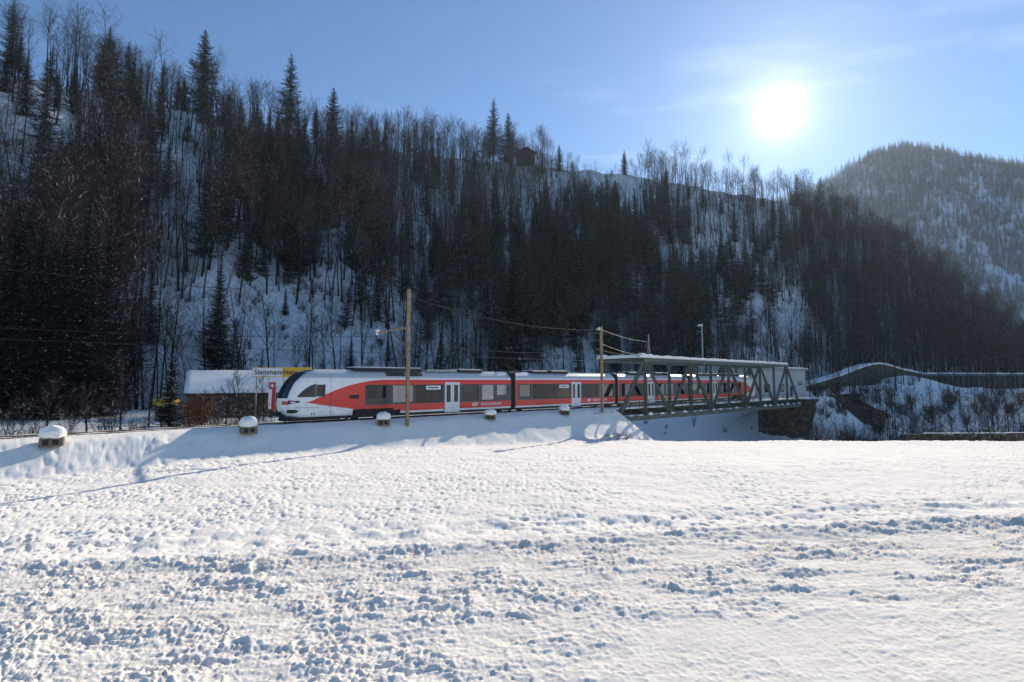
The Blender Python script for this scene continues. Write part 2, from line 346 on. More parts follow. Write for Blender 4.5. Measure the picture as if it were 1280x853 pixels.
# the rest of the valley floor, coarser, tucked under the fine sheet
xs = np.concatenate([np.arange(-900, -160, 20), np.arange(-160, 260, 2.0), np.arange(260, 1200, 20)]); ys = np.concatenate([np.arange(-700, -20, 20), np.arange(-20, 320, 2.0), np.arange(320, 2300, 40)])
cx, cyy = np.meshgrid(xs, ys); cz = ground(cx, cyy)
inside = np.minimum(np.minimum(cyy - 5.0, 66 - cyy), 1.42 * cyy - np.abs(cx))
cz = cz - 0.7 * sstep(0, 5, inside)
vg = put("valley_ground", mesh_np("valley_ground", np.stack([cx, cyy, cz], -1).reshape(-1, 3), grid_faces(*cx.shape), [M["snow"]], smooth=True)); vg["kind"] = "structure"
rv = put("river", mesh_np("river", [(12, 54, -8.75), (260, 50, -8.75), (260, 90, -8.75), (12, 95, -8.75)], [(0, 1, 2, 3)], [M["water"]])); rv["kind"] = "structure"

# the wooded hill: a loft from its foot to its ridge
KN = [  # (foot x, y), (ridge x, y, z)
    ((-170, 40), (-330, 60, 95)), ((-100, 52), (-215, 95, 98)), ((-62, 63), (-150, 150, 96)), ((-58, 76), (-148, 215, 122)), ((-50, 86), (-103, 275, 133)),
    ((-33, 108), (-62, 303, 142)), ((0, 132), (-20, 330, 149)), ((37, 155), (30, 352, 153)), ((60, 170), (58, 350, 150)), ((84, 184), (109, 334, 135)),
    ((138, 215), (198, 353, 128)), ((166, 232), (245, 341, 99)), ((208, 250), (291, 333, 59)), ((250, 262), (318, 322, 20)), ((300, 262), (352, 305, 2))]
NU, NV = 420, 130
def interp_knots(a, n):
    a = np.asarray(a, float); k = np.arange(len(a)); u = np.linspace(0, len(a) - 1, n)
    r = np.stack([np.interp(u, k, a[:, i]) for i in range(a.shape[1])], 1)
    ker = np.hanning(31); ker /= ker.sum()
    return np.stack([np.convolve(np.pad(r[:, i], 15, "edge"), ker, "valid") for i in range(a.shape[1])], 1)
foot = interp_knots([a for a, b in KN], NU); ridge = interp_knots([b for a, b in KN], NU)
U = np.linspace(0, 1, NU)
def hill_arr(u, v):
    fx = np.interp(u, U, foot[:, 0]); fy = np.interp(u, U, foot[:, 1]); rx = np.interp(u, U, ridge[:, 0]); ry = np.interp(u, U, ridge[:, 1]); rz = np.interp(u, U, ridge[:, 2])
    vv = np.clip(v, 0, 1); x = fx + (rx - fx) * v; y = fy + (ry - fy) * v
    prof = vv * (0.86 + 0.14 * vv) - 0.05 * np.exp(-(vv / 0.12) ** 2) * (vv > 0.0)
    back = np.clip(v - 1, 0, 9)
    z = -1.5 + (rz + 1.5) * (prof - 0.35 * back)
    z = z + np.sin(np.pi * np.clip(v, 0, 1)) * (6.0 * perlin(u * 26, v * 1.6, 51) + 2.2 * perlin(x / 16, y / 16, 52)) * np.clip(rz / 80, 0.1, 1) + 0.5 * perlin(x / 5, y / 5, 53) * (vv > 0.05) + 1.6 * perlin(x / 12, y / 12, 54) * sstep(0.8, 1.0, vv)
    return np.stack([x, y, z], -1)
vs_ = np.concatenate([np.linspace(0, 1, NV), np.linspace(1.06, 2.2, 12)])
uu, vv = np.meshgrid(U, vs_); HP = hill_arr(uu, vv)
hill = put("hillside", mesh_np("hillside", HP.reshape(-1, 3), grid_faces(*uu.shape), [M["hill_snow"]], smooth=True)); hill["kind"] = "structure"
_hpx, _hpy = project(HP[:NV]); _front = HP[:NV]
def hill_at(px, py):
    """ground point of the hill seen at this spot of the photograph"""
    i = np.argmin((_hpx - px) ** 2 + (_hpy - py) ** 2); return Vector(_front.reshape(-1, 3)[i])

# the far mountain
KM = [((350, 820), (150, 1150, 250)), ((430, 830), (560, 1330, 420)), ((520, 820), (800, 1370, 505)), ((640, 800), (1000, 1390, 632)), ((740, 790), (1130, 1395, 664)),
      ((880, 780), (1290, 1390, 622)), ((1000, 780), (1480, 1400, 600)), ((1200, 780), (1800, 1420, 560)), ((1500, 780), (2200, 1400, 500))]
mf = interp_knots([a for a, b in KM], 200); mr = interp_knots([b for a, b in KM], 200); UM = np.linspace(0, 1, 200)
def mount_arr(u, v):
    fx = np.interp(u, UM, mf[:, 0]); fy = np.interp(u, UM, mf[:, 1]); rx = np.interp(u, UM, mr[:, 0]); ry = np.interp(u, UM, mr[:, 1]); rz = np.interp(u, UM, mr[:, 2])
    x = fx + (rx - fx) * v; y = fy + (ry - fy) * v; b = np.clip(v - 1, 0, 9); c = np.clip(v, 0, 1)
    z = -10 + (rz + 10) * (c * (1.12 - 0.12 * c) - 0.5 * b) + np.sin(np.pi * c) * (34 * perlin(u * 11, v * 1.3, 61) + 12 * perlin(x / 90, y / 90, 62)) + 6 * perlin(x / 60, y / 60, 63) * c
    return np.stack([x, y, z], -1)
um, vm = np.meshgrid(UM, np.concatenate([np.linspace(0, 1, 70), np.linspace(1.05, 1.8, 8)]))
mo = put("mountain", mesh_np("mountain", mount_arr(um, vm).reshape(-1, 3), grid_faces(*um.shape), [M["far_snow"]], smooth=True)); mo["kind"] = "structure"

# ------------------------------------------------------------------ trees
class TM:
    """triangles and quads of one tree part"""
    def __init__(self): self.v = []; self.f = []; self.m = []
    def tube(self, pts, rad, n, m=0):
        k = len(self.v); L = len(pts)
        for i, p in enumerate(pts):
            d = (pts[min(i + 1, L - 1)] - pts[max(i - 1, 0)]).normalized(); u = Vector((0, 0, 1)) if abs(d.z) < 0.9 else Vector((1, 0, 0))
            s = d.cross(u).normalized(); u = s.cross(d)
            for j in range(n): t = 6.2832 * j / n; self.v.append(p + (s * math.cos(t) + u * math.sin(t)) * rad[i])
        for i in range(L - 1):
            for j in range(n): self.f.append((k + i * n + j, k + i * n + (j + 1) % n, k + (i + 1) * n + (j + 1) % n, k + (i + 1) * n + j)); self.m.append(m)
    def tri(self, a, b, c, m=0): k = len(self.v); self.v += [a, b, c]; self.f.append((k, k + 1, k + 2)); self.m.append(m)
    def quad(self, a, b, c, d, m=0): k = len(self.v); self.v += [a, b, c, d]; self.f.append((k, k + 1, k + 2, k + 3)); self.m.append(m)
    def mesh(self, name, mats):
        me = bpy.data.meshes.new(name); me.from_pydata([tuple(p) for p in self.v], [], self.f)
        for x in mats: me.materials.append(x)
        me.polygons.foreach_set("material_index", self.m); me.update(); return me
def join(a, b, off):
    r = TM(); r.v = a.v + b.v; k = len(a.v); r.f = a.f + [tuple(i + k for i in f) for f in b.f]; r.m = a.m + [i + off for i in b.m]; return r
def rvec(rg): return Vector((rg.uniform(-1, 1), rg.uniform(-1, 1), rg.uniform(-1, 1)))

def bare_tree(seed, H=22.0, limbs=26, low=0.38, spread=1.0, sub=6, twigs=6, r0=0.215, lean=0.03, snow=0.20, tw=0.032):
    rg = random.Random(seed); T = TM(); C = TM()
    ph = rg.uniform(0, 6.28); pts = []; K = 9
    for i in range(K + 1):
        t = i / K; pts.append(Vector((math.cos(ph) * lean * H * t * t + rg.uniform(-.1, .1) * t, math.sin(ph) * lean * H * t * t + rg.uniform(-.1, .1) * t, H * t)))
    T.tube(pts, [r0 * (1 - 0.86 * i / K) * (1.35 if i == 0 else 1) for i in range(K + 1)], 5)
    def on_trunk(t): f = t * K; i = min(int(f), K - 1); return pts[i].lerp(pts[i + 1], f - i)
    for a in range(limbs):
        t = low + (0.985 - low) * (a + rg.random()) / limbs; p = on_trunk(t); az = a * 2.4 + rg.uniform(-.5, .5)
        el = rg.uniform(0.35, 0.95) + 0.35 * t; Lb = spread * H * (0.10 + 0.20 * (1 - ((t - low) / (1 - low)) ** 1.2)) * rg.uniform(.6, 1.15)
        d = Vector((math.cos(az) * math.cos(el), math.sin(az) * math.cos(el), math.sin(el))); bp = [p]; dd = d.copy()
        for i in range(4): dd = (dd + rvec(rg) * 0.22 + Vector((0, 0, .10))).normalized(); bp.append(bp[-1] + dd * (Lb / 4))
        rb = max(0.02, r0 * 0.33 * (1 - 0.55 * t)); C.tube(bp, [rb, rb * .8, rb * .6, rb * .42, rb * .2], 3)
        if rg.random() < snow * 5:                       # snow lying on the limb
            i = rg.randrange(0, 3); A = bp[i]; B = A.lerp(bp[i + 1], rg.uniform(.3, .75)); sd = (B - A).cross(Vector((0, 0, 1))).normalized() * rb * 1.15; u = Vector((0, 0, rb * 1.1))
            C.quad(A + sd + u * .3, A - sd + u, B - sd * .6 + u, B + sd * .6 + u * .3, 1)
        for b in range(sub):
            f = 0.8 + 3.2 * (b + rg.random()) / sub; i = min(int(f), 3); o = bp[i].lerp(bp[i + 1], f - i)
            e = ((bp[i + 1] - bp[i]).normalized() + rvec(rg) * 0.85 + Vector((0, 0, .2))).normalized(); Ls = Lb * rg.uniform(.22, .45)
            o2 = o + e * Ls * .5; e2 = (e + rvec(rg) * .3 + Vector((0, 0, .12))).normalized(); o3 = o2 + e2 * Ls * .5
            C.tube([o, o2, o3], [rb * .42, rb * .28, rb * .1], 3)
            for c in range(twigs):
                g = rg.random(); q = o.lerp(o2, g * 2) if g < .5 else o2.lerp(o3, g * 2 - 1)
                td = (e2 + rvec(rg) * 1.0).normalized(); tl = Ls * rg.uniform(.25, .7); sd = td.cross(rvec(rg)).normalized() * tw * .5
                C.tri(q + sd, q - sd, q + td * tl, 1 if rg.random() < snow * .16 else 0)
    return T, C

def spruce(seed, H=22.0, rad=0.16, low=0.07, whorl=0.6, per=7, snow=0.16, gaps=0.12, droop=0.35, seg=4, fan=3):
    rg = random.Random(seed); T = TM(); C = TM()
    T.tube([Vector((0, 0, 0)), Vector((rg.uniform(-.1, .1), rg.uniform(-.1, .1), H * .5)), Vector((0, 0, H * .985))], [H * .010, H * .006, .02], 5)
    z = low * H; k = 0
    while z < H * .985:
        t = z / H; R = H * rad * ((1 - t) ** 0.82) * rg.uniform(.8, 1.15) + 0.12
        if t < .2: R *= 0.75 + 1.2 * t
        for a in range(per):
            if rg.random() < gaps: continue
            az = 6.2832 * (a + rg.random() * .8) / per + k * 1.1; L = R * rg.uniform(.65, 1.15); ca, sa = math.cos(az), math.sin(az); side = Vector((-sa, ca, 0))
            dr = droop * rg.uniform(.6, 1.3) * (1 - .9 * t); p = Vector((0, 0, z + rg.uniform(-.2, .2)))
            prev = p; W = 0.42 * L ** .75
            for i in range(seg):
                f = (i + 1) / seg; tip = p + Vector((ca * L * f, sa * L * f, -L * dr * math.sin(f * 2.2) + .10 * L * f * f + L * .25 * t * f)); wd = W * (1 - .72 * (i / seg)) * rg.uniform(.8, 1.2)
                mid = prev.lerp(tip, .35)
                for sg in (-1, 1):                       # drooping side sprays
                    for j in range(fan):
                        o = prev.lerp(tip, (j + rg.random() * .6) / fan); e = o + side * sg * wd * rg.uniform(.6, 1.15) + (tip - prev) * rg.uniform(.2, .7) + Vector((0, 0, -wd * rg.uniform(.25, .75)))
                        b = o + (tip - prev) * (.75 / fan) + Vector((0, 0, -.03)); C.tri(o, b, e)
                        if rg.random() < snow * .55:     # snow on the spray
                            up = Vector((0, 0, .05)); C.tri(o + up, b + up, o.lerp(e, rg.uniform(.35, .8)) + up, 1)
                if rg.random() < snow: up = Vector((0, 0, .06)); s2 = side * wd * .22; C.quad(prev - s2 + up, prev + s2 + up, tip + s2 * .4 + up, tip - s2 * .4 + up, 1)
                C.tri(prev + Vector((0, 0, .04)), prev - Vector((0, 0, .22 * wd)), tip)
                prev = tip
        z += whorl * rg.uniform(.75, 1.2) * (1 - .35 * t); k += 1
    for a in range(5): az = a * 1.2566; C.tri(Vector((0, 0, H)), Vector((.09 * math.cos(az), .09 * math.sin(az), H * .965)), Vector((.25 * math.cos(az), .25 * math.sin(az), H * .955)))
    return T, C

def shrub(seed, H=3.0, stems=14, sub=9, twigs=5, spread=.5, r=0.025, tw=0.02, snow=.10):
    rg = random.Random(seed); T = TM(); C = TM()
    for s in range(stems):
        az = rg.uniform(0, 6.28); sp = spread * rg.uniform(.1, 1); L = H * rg.uniform(.6, 1); d = Vector((math.cos(az) * sp, math.sin(az) * sp, 1)).normalized()
        bp = [Vector((math.cos(az) * .12 * rg.random() * H * spread, math.sin(az) * .12 * rg.random() * H * spread, -.1))]
        for i in range(4): d = (d + rvec(rg) * .2).normalized(); bp.append(bp[-1] + d * L / 4)
        T.tube(bp, [r, r * .8, r * .6, r * .45, r * .2], 3)
        for b in range(sub):
            f = .8 + 3.2 * rg.random(); i = min(int(f), 3); o = bp[i].lerp(bp[i + 1], f - i); e = (d + rvec(rg) * .9).normalized(); Ls = L * rg.uniform(.15, .35)
            C.tube([o, o + e * Ls], [r * .4, r * .15], 3)
            for c in range(twigs):
                q = o + e * Ls * rg.random(); td = (e + rvec(rg)).normalized(); tl = Ls * rg.uniform(.3, .8); sd = td.cross(rvec(rg)).normalized() * tw * .5
                C.tri(q + sd, q - sd, q + td * tl, 1 if rg.random() < snow else 0)
    return T, C

BARE = [bare_tree(100 + i, H=h, limbs=l, low=lo, spread=sp, lean=ln) for i, (h, l, lo, sp, ln) in enumerate(
    ((24, 18, .58, 1.15, .04), (27, 18, .64, 1.0, .07), (21, 18, .48, 1.3, .05), (26, 16, .68, 1.0, .03), (18, 22, .30, 1.35, .09), (23, 20, .52, 1.25, .07)))]
SPR = [spruce(200 + i, H=h, rad=r, low=lo, per=pr, snow=sn, gaps=gp) for i, (h, r, lo, pr, sn, gp) in enumerate(
    ((24, .20, .05, 8, .20, .16), (27, .165, .10, 8, .18, .22), (20, .225, .05, 8, .24, .14), (25, .20, .20, 7, .22, .30)))]
NEAR_SPR = [spruce(220 + i, H=h, rad=r, low=lo, per=9, whorl=.48, snow=.06, gaps=.10, seg=5, fan=4) for i, (h, r, lo) in enumerate(((26, .145, .03), (24, .16, .04), (27, .13, .06)))]
FROST = [spruce(240 + i, H=h, rad=.16, low=.04, whorl=1.5, per=6, snow=sn, gaps=.1, seg=2, fan=2) for i, (h, sn) in enumerate(((26, 1.2), (22, .5), (24, 1.8)))]
SHR = [shrub(260 + i, H=h, stems=s, spread=sp) for i, (h, s, sp) in enumerate(((3.2, 14, .5), (2.4, 18, .8), (4.2, 12, .4)))]
BARK, TWIG, NEED = [M["bark"]], [M["twig"], M["tree_snow"]], [M["needle"], M["tree_snow"]]
def pair(tc_, name, leafmats): return (tc_[0].mesh(name + "_trunk", BARK), tc_[1].mesh(name + "_crown", leafmats))
BARE_P = [pair(t, "bare_tree", TWIG) for t in BARE]; SPR_P = [pair(t, "spruce", NEED) for t in SPR]; NSPR_P = [pair(t, "near_spruce", NEED) for t in NEAR_SPR]; SHR_P = [pair(t, "shrub", TWIG) for t in SHR]
RSHR_P = [pair(t, "red_shrub", [M["red_twig"], M["tree_snow"]]) for t in (shrub(280, H=3.4, stems=26, sub=12, twigs=8, spread=.6, snow=.03, tw=.03),)]
def plant(name, meshes, label, cat, loc, scale=1.0, rotz=0.0, group=None, tilt=(0, 0), sz=None):
    o = thing(name, label, cat, loc, rotz, group); o.rotation_euler = (tilt[0], tilt[1], rotz); o.scale = (scale, scale, sz or scale)
    t = put("trunk" if cat == "tree" else "stem", meshes[0], o); c = put("crown" if cat == "tree" else "twigs", meshes[1], o); return o

def scatter_stuff(name, label, cat, sources, pts, rot, scl, idx):
    """a wood that reads as one mass: one object, copies of a few trees on points"""
    src = bpy.data.collections.new(name + "_source")
    for i, (me) in enumerate(sources):
        so_ = bpy.data.objects.new("%s_%02d" % (name, i), me); src.objects.link(so_)
    me = bpy.data.meshes.new(name); n = len(pts); me.vertices.add(n); me.vertices.foreach_set("co", np.asarray(pts, np.float32).ravel())
    for an, ty, key, data in (("rot", "FLOAT_VECTOR", "vector", rot), ("scl", "FLOAT_VECTOR", "vector", scl), ("idx", "INT", "value", idx)):
        a = me.attributes.new(an, ty, "POINT"); a.data.foreach_set(key, np.asarray(data, np.int32 if ty == "INT" else np.float32).ravel())
    o = put(name, me)
    g = bpy.data.node_groups.new(name, "GeometryNodeTree"); g.interface.new_socket("Geometry", in_out="INPUT", socket_type="NodeSocketGeometry"); g.interface.new_socket("Geometry", in_out="OUTPUT", socket_type="NodeSocketGeometry")
    gi = g.nodes.new("NodeGroupInput"); go = g.nodes.new("NodeGroupOutput"); ip = g.nodes.new("GeometryNodeInstanceOnPoints"); ci = g.nodes.new("GeometryNodeCollectionInfo")
    ci.inputs[0].default_value = src; ci.inputs[1].default_value = True; ci.inputs[2].default_value = True
    def attr(an, ty): a = g.nodes.new("GeometryNodeInputNamedAttribute"); a.data_type = ty; a.inputs[0].default_value = an; return a.outputs[0]
    g.links.new(gi.outputs[0], ip.inputs["Points"]); g.links.new(ci.outputs[0], ip.inputs["Instance"]); ip.inputs["Pick Instance"].default_value = True
    g.links.new(attr("idx", "INT"), ip.inputs["Instance Index"]); g.links.new(attr("rot", "FLOAT_VECTOR"), ip.inputs["Rotation"]); g.links.new(attr("scl", "FLOAT_VECTOR"), ip.inputs["Scale"])
    g.links.new(ip.outputs[0], go.inputs[0]); md = o.modifiers.new("trees", "NODES"); md.node_group = g
    tag(o, label, cat, kind="stuff"); return o

# where the hill's trees stand: dense wood with open snow patches, spruces in groups
NT = 19000
u_ = RNG.uniform(0.05, 0.995, NT); v_ = RNG.uniform(0.0, 1.06, NT)
P = hill_arr(u_, v_)
seglen = np.hypot(np.interp(u_, U, ridge[:, 0] - foot[:, 0]), np.interp(u_, U, ridge[:, 1] - foot[:, 1]))
px, py = project(P)
blob = lambda cx, cy, rx, ry: np.exp(-(((px - cx) / rx) ** 2 + ((py - cy) / ry) ** 2))
keep = np.clip(seglen / 260, .25, 1)
openness = (2.3 * blob(318, 448, 100, 62) + .7 * blob(235, 320, 40, 55) + 1.2 * blob(215, 465, 40, 45) + .85 * blob(800, 372, 34, 26) + 0.95 * blob(965, 415, 60, 16) + .8 * blob(1060, 425, 60, 14) + .95 * blob(752, 225, 30, 24) + .45 * blob(785, 290, 26, 50)
            + .55 * blob(35, 190, 70, 60) + .75 * blob(225, 215, 26, 50) + .5 * blob(500, 430, 40, 30) + .55 * blob(560, 270, 20, 40) + .5 * blob(620, 330, 14, 60) + .7 * blob(440, 445, 30, 18))
openness = openness + 0.55 * np.clip(perlin(P[:, 0] / 22, P[:, 1] / 22, 71), 0, 1)
keep = keep * np.clip(1 - openness, .0, 1)
spr_p = 0.06 + .8 * blob(700, 370, 120, 75) + .5 * blob(380, 285, 60, 70) + .25 * blob(770, 300, 60, 60) + .35 * blob(80, 330, 90, 60) + .4 * blob(860, 400, 40, 40) + .5 * blob(930, 380, 25, 50) + .15 * np.clip(perlin(P[:, 0] / 30, P[:, 1] / 30, 72) * 2, 0, 1)
spr_p = spr_p * (1 - .85 * sstep(.8, .95, v_) * sstep(480, 560, px)) * (1 - .9 * sstep(1000, 1080, px)) * (1 - .6 * blob(560, 230, 110, 80))
keep = np.maximum(keep, .75 * (v_ > .93) * (px > 800) * (px < 1060))
ok = RNG.random(NT) < keep * (0.52 + 0.40 * sstep(930, 1080, px))
P, u_, v_, px, py, spr_p = P[ok], u_[ok], v_[ok], px[ok], py[ok], spr_p[ok]
is_s = RNG.random(len(P)) < spr_p
size = np.where(is_s, RNG.uniform(.5, 1.12, len(P)), RNG.triangular(.45, .95, 1.25, len(P)))
size = size * np.where((px > 690) & (px < 800) & (py < 260), .5, 1.0)
yaw = RNG.uniform(0, 6.283, len(P)); tx = RNG.normal(0.03, .05, len(P)); ty = RNG.normal(0.02, .07, len(P))
inview = (px > -60) & (px < 1340)
def split(mask, nind):
    i = np.where(mask & inview)[0]; o = np.argsort(P[i, 1]); ind = i[o[:nind]]; rest = np.setdiff1d(np.where(mask)[0], ind); return ind, rest
bi, br = split(~is_s, 285); si, sr = split(is_s, 230)
for i in bi:
    k = int(RNG.integers(len(BARE_P)))
    plant("bare_tree", BARE_P[k], "tall leafless tree with a slender dark trunk on the lower wooded hillside", "tree", P[i] - [0, 0, .3], float(size[i]), float(yaw[i]), "leafless trees low on the wooded hillside", (float(tx[i]), float(ty[i])))
for i in si:
    k = int(RNG.integers(len(SPR_P)))
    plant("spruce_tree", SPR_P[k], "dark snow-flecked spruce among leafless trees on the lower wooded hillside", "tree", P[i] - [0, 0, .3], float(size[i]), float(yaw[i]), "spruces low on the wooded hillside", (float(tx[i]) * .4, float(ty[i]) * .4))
allm = [join(a, b, 1).mesh("tree_kind", [M["bark"], M["twig"], M["tree_snow"]]) for a, b in BARE] + [join(a, b, 1).mesh("tree_kind", [M["bark"], M["needle"], M["tree_snow"]]) for a, b in SPR]
rest = np.concatenate([br, sr]); idx = np.where(is_s[rest], len(BARE) + RNG.integers(0, len(SPR), len(rest)), RNG.integers(0, len(BARE), len(rest)))
rt = np.stack([np.where(is_s[rest], .4, 1) * tx[rest], np.where(is_s[rest], .4, 1) * ty[rest], yaw[rest]], 1)
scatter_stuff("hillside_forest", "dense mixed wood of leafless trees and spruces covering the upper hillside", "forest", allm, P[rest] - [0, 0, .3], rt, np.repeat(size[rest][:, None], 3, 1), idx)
# undergrowth on the hill
n = 5200; uu2 = RNG.uniform(.08, .99, n); vv2 = np.clip(RNG.beta(1.0, 1.6, n), 0, 1); Q = hill_arr(uu2, vv2); cl_ = perlin(Q[:, 0] / 9, Q[:, 1] / 9, 75) > -.05; Q = Q[cl_]
scatter_stuff("hillside_undergrowth", "low leafless brush scattered over the snowy hillside", "brush", [join(a, b, 1).mesh("brush_kind", [M["bark"], M["twig"], M["tree_snow"]]) for a, b in SHR], Q - [0, 0, .1],
              np.stack([Q[:, 0] * 0, Q[:, 0] * 0, RNG.uniform(0, 6.28, len(Q))], 1), np.repeat(RNG.uniform(.35, .95, len(Q))[:, None], 3, 1), RNG.integers(0, 3, len(Q)))
# frosted wood on the far mountain
n = 12500; ua = RNG.uniform(.0, .75, n); va = RNG.uniform(.0, 1.05, n); Q = mount_arr(ua, va); k = RNG.random(n) < (.95 - .8 * np.clip(perlin(Q[:, 0] / 70, Q[:, 2] / 60, 81), 0, 1)); Q = Q[k]
sc_ = RNG.uniform(.6, 1.1, len(Q))[:, None] * np.array([[1.25, 1.25, 1.15]])
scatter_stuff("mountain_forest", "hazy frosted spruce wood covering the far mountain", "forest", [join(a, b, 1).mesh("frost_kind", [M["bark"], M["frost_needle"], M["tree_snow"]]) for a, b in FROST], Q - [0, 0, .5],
              np.stack([Q[:, 0] * 0, Q[:, 0] * 0, RNG.uniform(0, 6.28, len(Q))], 1), sc_, RNG.integers(0, 3, len(Q)))

def gz_at(x, y): return float(ground(x, y)) 
# the tall dark spruces at the foot of the hill beside the line
for i, (x, Y, topy, k) in enumerate(((-28, 56, 250, 0), (8, 62, 262, 1), (22, 58, 300, 2), (40, 64, 270, 0), (55, 60, 288, 1), (72, 66, 262, 2), (88, 61, 282, 0), (97, 66, 244, 1), (112, 62, 280, 2), (126, 65, 268, 0), (-8, 60, 286, 2))):
    b = at(x, 500, Y); z0 = gz_at(b.x, b.y) - .1; t = at(x, topy, Y); h = t.z - z0
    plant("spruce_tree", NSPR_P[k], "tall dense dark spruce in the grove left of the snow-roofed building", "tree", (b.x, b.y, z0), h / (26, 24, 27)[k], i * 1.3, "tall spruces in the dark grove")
# single spruces standing clear on the open slope
for x, by, ty_, lab in ((271, 452, 318, "tall lone spruce on the open snow slope above the snow-roofed building"), (184, 428, 322, "medium spruce on the slope beside the dark spruce grove"),
                        (355, 396, 358, "small young spruce halfway up the open snow slope"), (436, 460, 418, "small dark spruce rising just behind the train's front car"),
                        (640, 470, 300, "broad dark spruce rising behind the train's first gangway"), (598, 458, 425, "short spruce behind the train near its white double door")):
    g = hill_at(x, by); h = abs(at(x, ty_, g.y).z - g.z)
    plant("spruce_tree", NSPR_P[1], lab, "tree", (g.x, g.y, g.z - .3), h / 24, x * .1)
for x, by, ty_, lab in ((617, 196, 122, "tallest spruce on the ridge, beside the dark barn"), (637, 198, 140, "slim spruce on the ridge between the tallest one and the barn"), (780, 212, 186, "lone little spruce on the bare ridge right of the snowy notch"),
                        (253, 135, 36, "tall dense spruce topping the ridge above the lone spruce"), (418, 172, 108, "dark spruce on the ridge crest above the train's front"), (700, 214, 180, "spruce on the ridge at the left edge of the snowy notch"), (135, 125, 32, "broad tall spruce on the ridge above the dark spruce grove"), (362, 160, 66, "narrow spruce on the ridge left of the dark crest spruce")):
    g = hill_at(x, by); h = abs(at(x, ty_, g.y).z - g.z)
    k = (0, 2, 3)[x % 3]; plant("spruce_tree", SPR_P[k], lab, "tree", (g.x, g.y, g.z - .3), h / (24, 27, 20, 25)[k] * 1.12, x * .1, sz=h / (24, 27, 20, 25)[k])

# ------------------------------------------------------------------ track
tk = MB()
for y in (-.7175, .7175): tk.beam((-45, y, -.06), (37.2, y, -.06), .07, .14, up=(0, 0, 1)); tk.beam((91, y, -.06), (150, y, -.06), .07, .14)
trk = thing("railway_track", "pair of steel rails half buried in snow along the embankment", "track", TR(0, CEN), TROT)
for y in (-.7175, .7175):
    for a, b in ((-45, 37.0), (90.6, 150)):
        r = MB(); r.beam((a, y, -.02), (b, y, -.02), .065, .05); r.beam((a, y, -.11), (b, y, -.11), .016, .13); r.beam((a, y, -.19), (b, y, -.19), .14, .03); r.build("rail", M["rail"], trk)

# ------------------------------------------------------------------ the train
ZB, ZT = 0.43, 4.05
def halfw(z):
    if z < 0.75: return 1.37 + (z - .43) / .32 * .07
    if z <= 2.9: return 1.44
    return 1.44 * max(0.0, 1 - ((z - 2.9) / 1.15) ** 2.4) ** (1 / 2.4)
_nz = [.43, .7, 1.0, 1.4, 1.9, 2.4, 2.9, 3.3, 3.6, 3.85, 4.0, 4.05]; _ns = [.5, .2, .05, 0, .04, .20, .45, .74, 1.05, 1.50, 2.1, 2.9]
def nose_s0(z): return float(np.interp(z, _nz, _ns))
PW, LN = 2.5, 1.35
def nose_pt(q_, z, off=0.0):
    """q from -1 (near side) over 0 (front) to 1 (far side)"""
    a = abs(q_); W = halfw(z) + off; s = nose_s0(z) - off + LN * (1 - max(0, 1 - a ** PW) ** (1 / PW)); return (s, math.copysign(a * W, q_), z)
def side_y(s, z, off=0.0):
    d = (s - nose_s0(z)) / LN; W = halfw(z) + off
    if d >= 1: return W
    return W * (1 - (1 - max(d, 0)) ** PW) ** (1 / PW)

TRAIN_C = [(0.0, 22.0), (22.0, 38.65), (38.65, 55.3), (55.3, 77.3)]       # the four cars along the track
train = thing("passenger_train", "red and white four-car passenger train crossing the steel bridge in the snow", "train", TR(0, CEN), TROT)
GAP = 0.32
FZ = [.43, .72, .88, 1.18, 1.42, 2.0, 2.62, 2.81, 3.0, 3.23, 3.36]
def text_mesh(body, size, material, bold=0.0, spacing=1.0):
    cu = bpy.data.curves.new("lettering", "FONT"); cu.body = body; cu.size = size; cu.offset = bold; cu.space_character = spacing; cu.extrude = 0.002; cu.align_x = "LEFT"
    o = bpy.data.objects.new("lettering", cu); COL.objects.link(o); dg = bpy.context.evaluated_depsgraph_get(); me = bpy.data.meshes.new_from_object(o.evaluated_get(dg)); bpy.data.objects.remove(o)
    me.materials.clear(); me.materials.append(material); return me
LET = [text_mesh("S", .34, M["white_print"], .012), text_mesh("SOB", .36, M["white_print"], .02), text_mesh("SÜDOSTBAHN", .34, M["white_print"], .006, 1.18)]

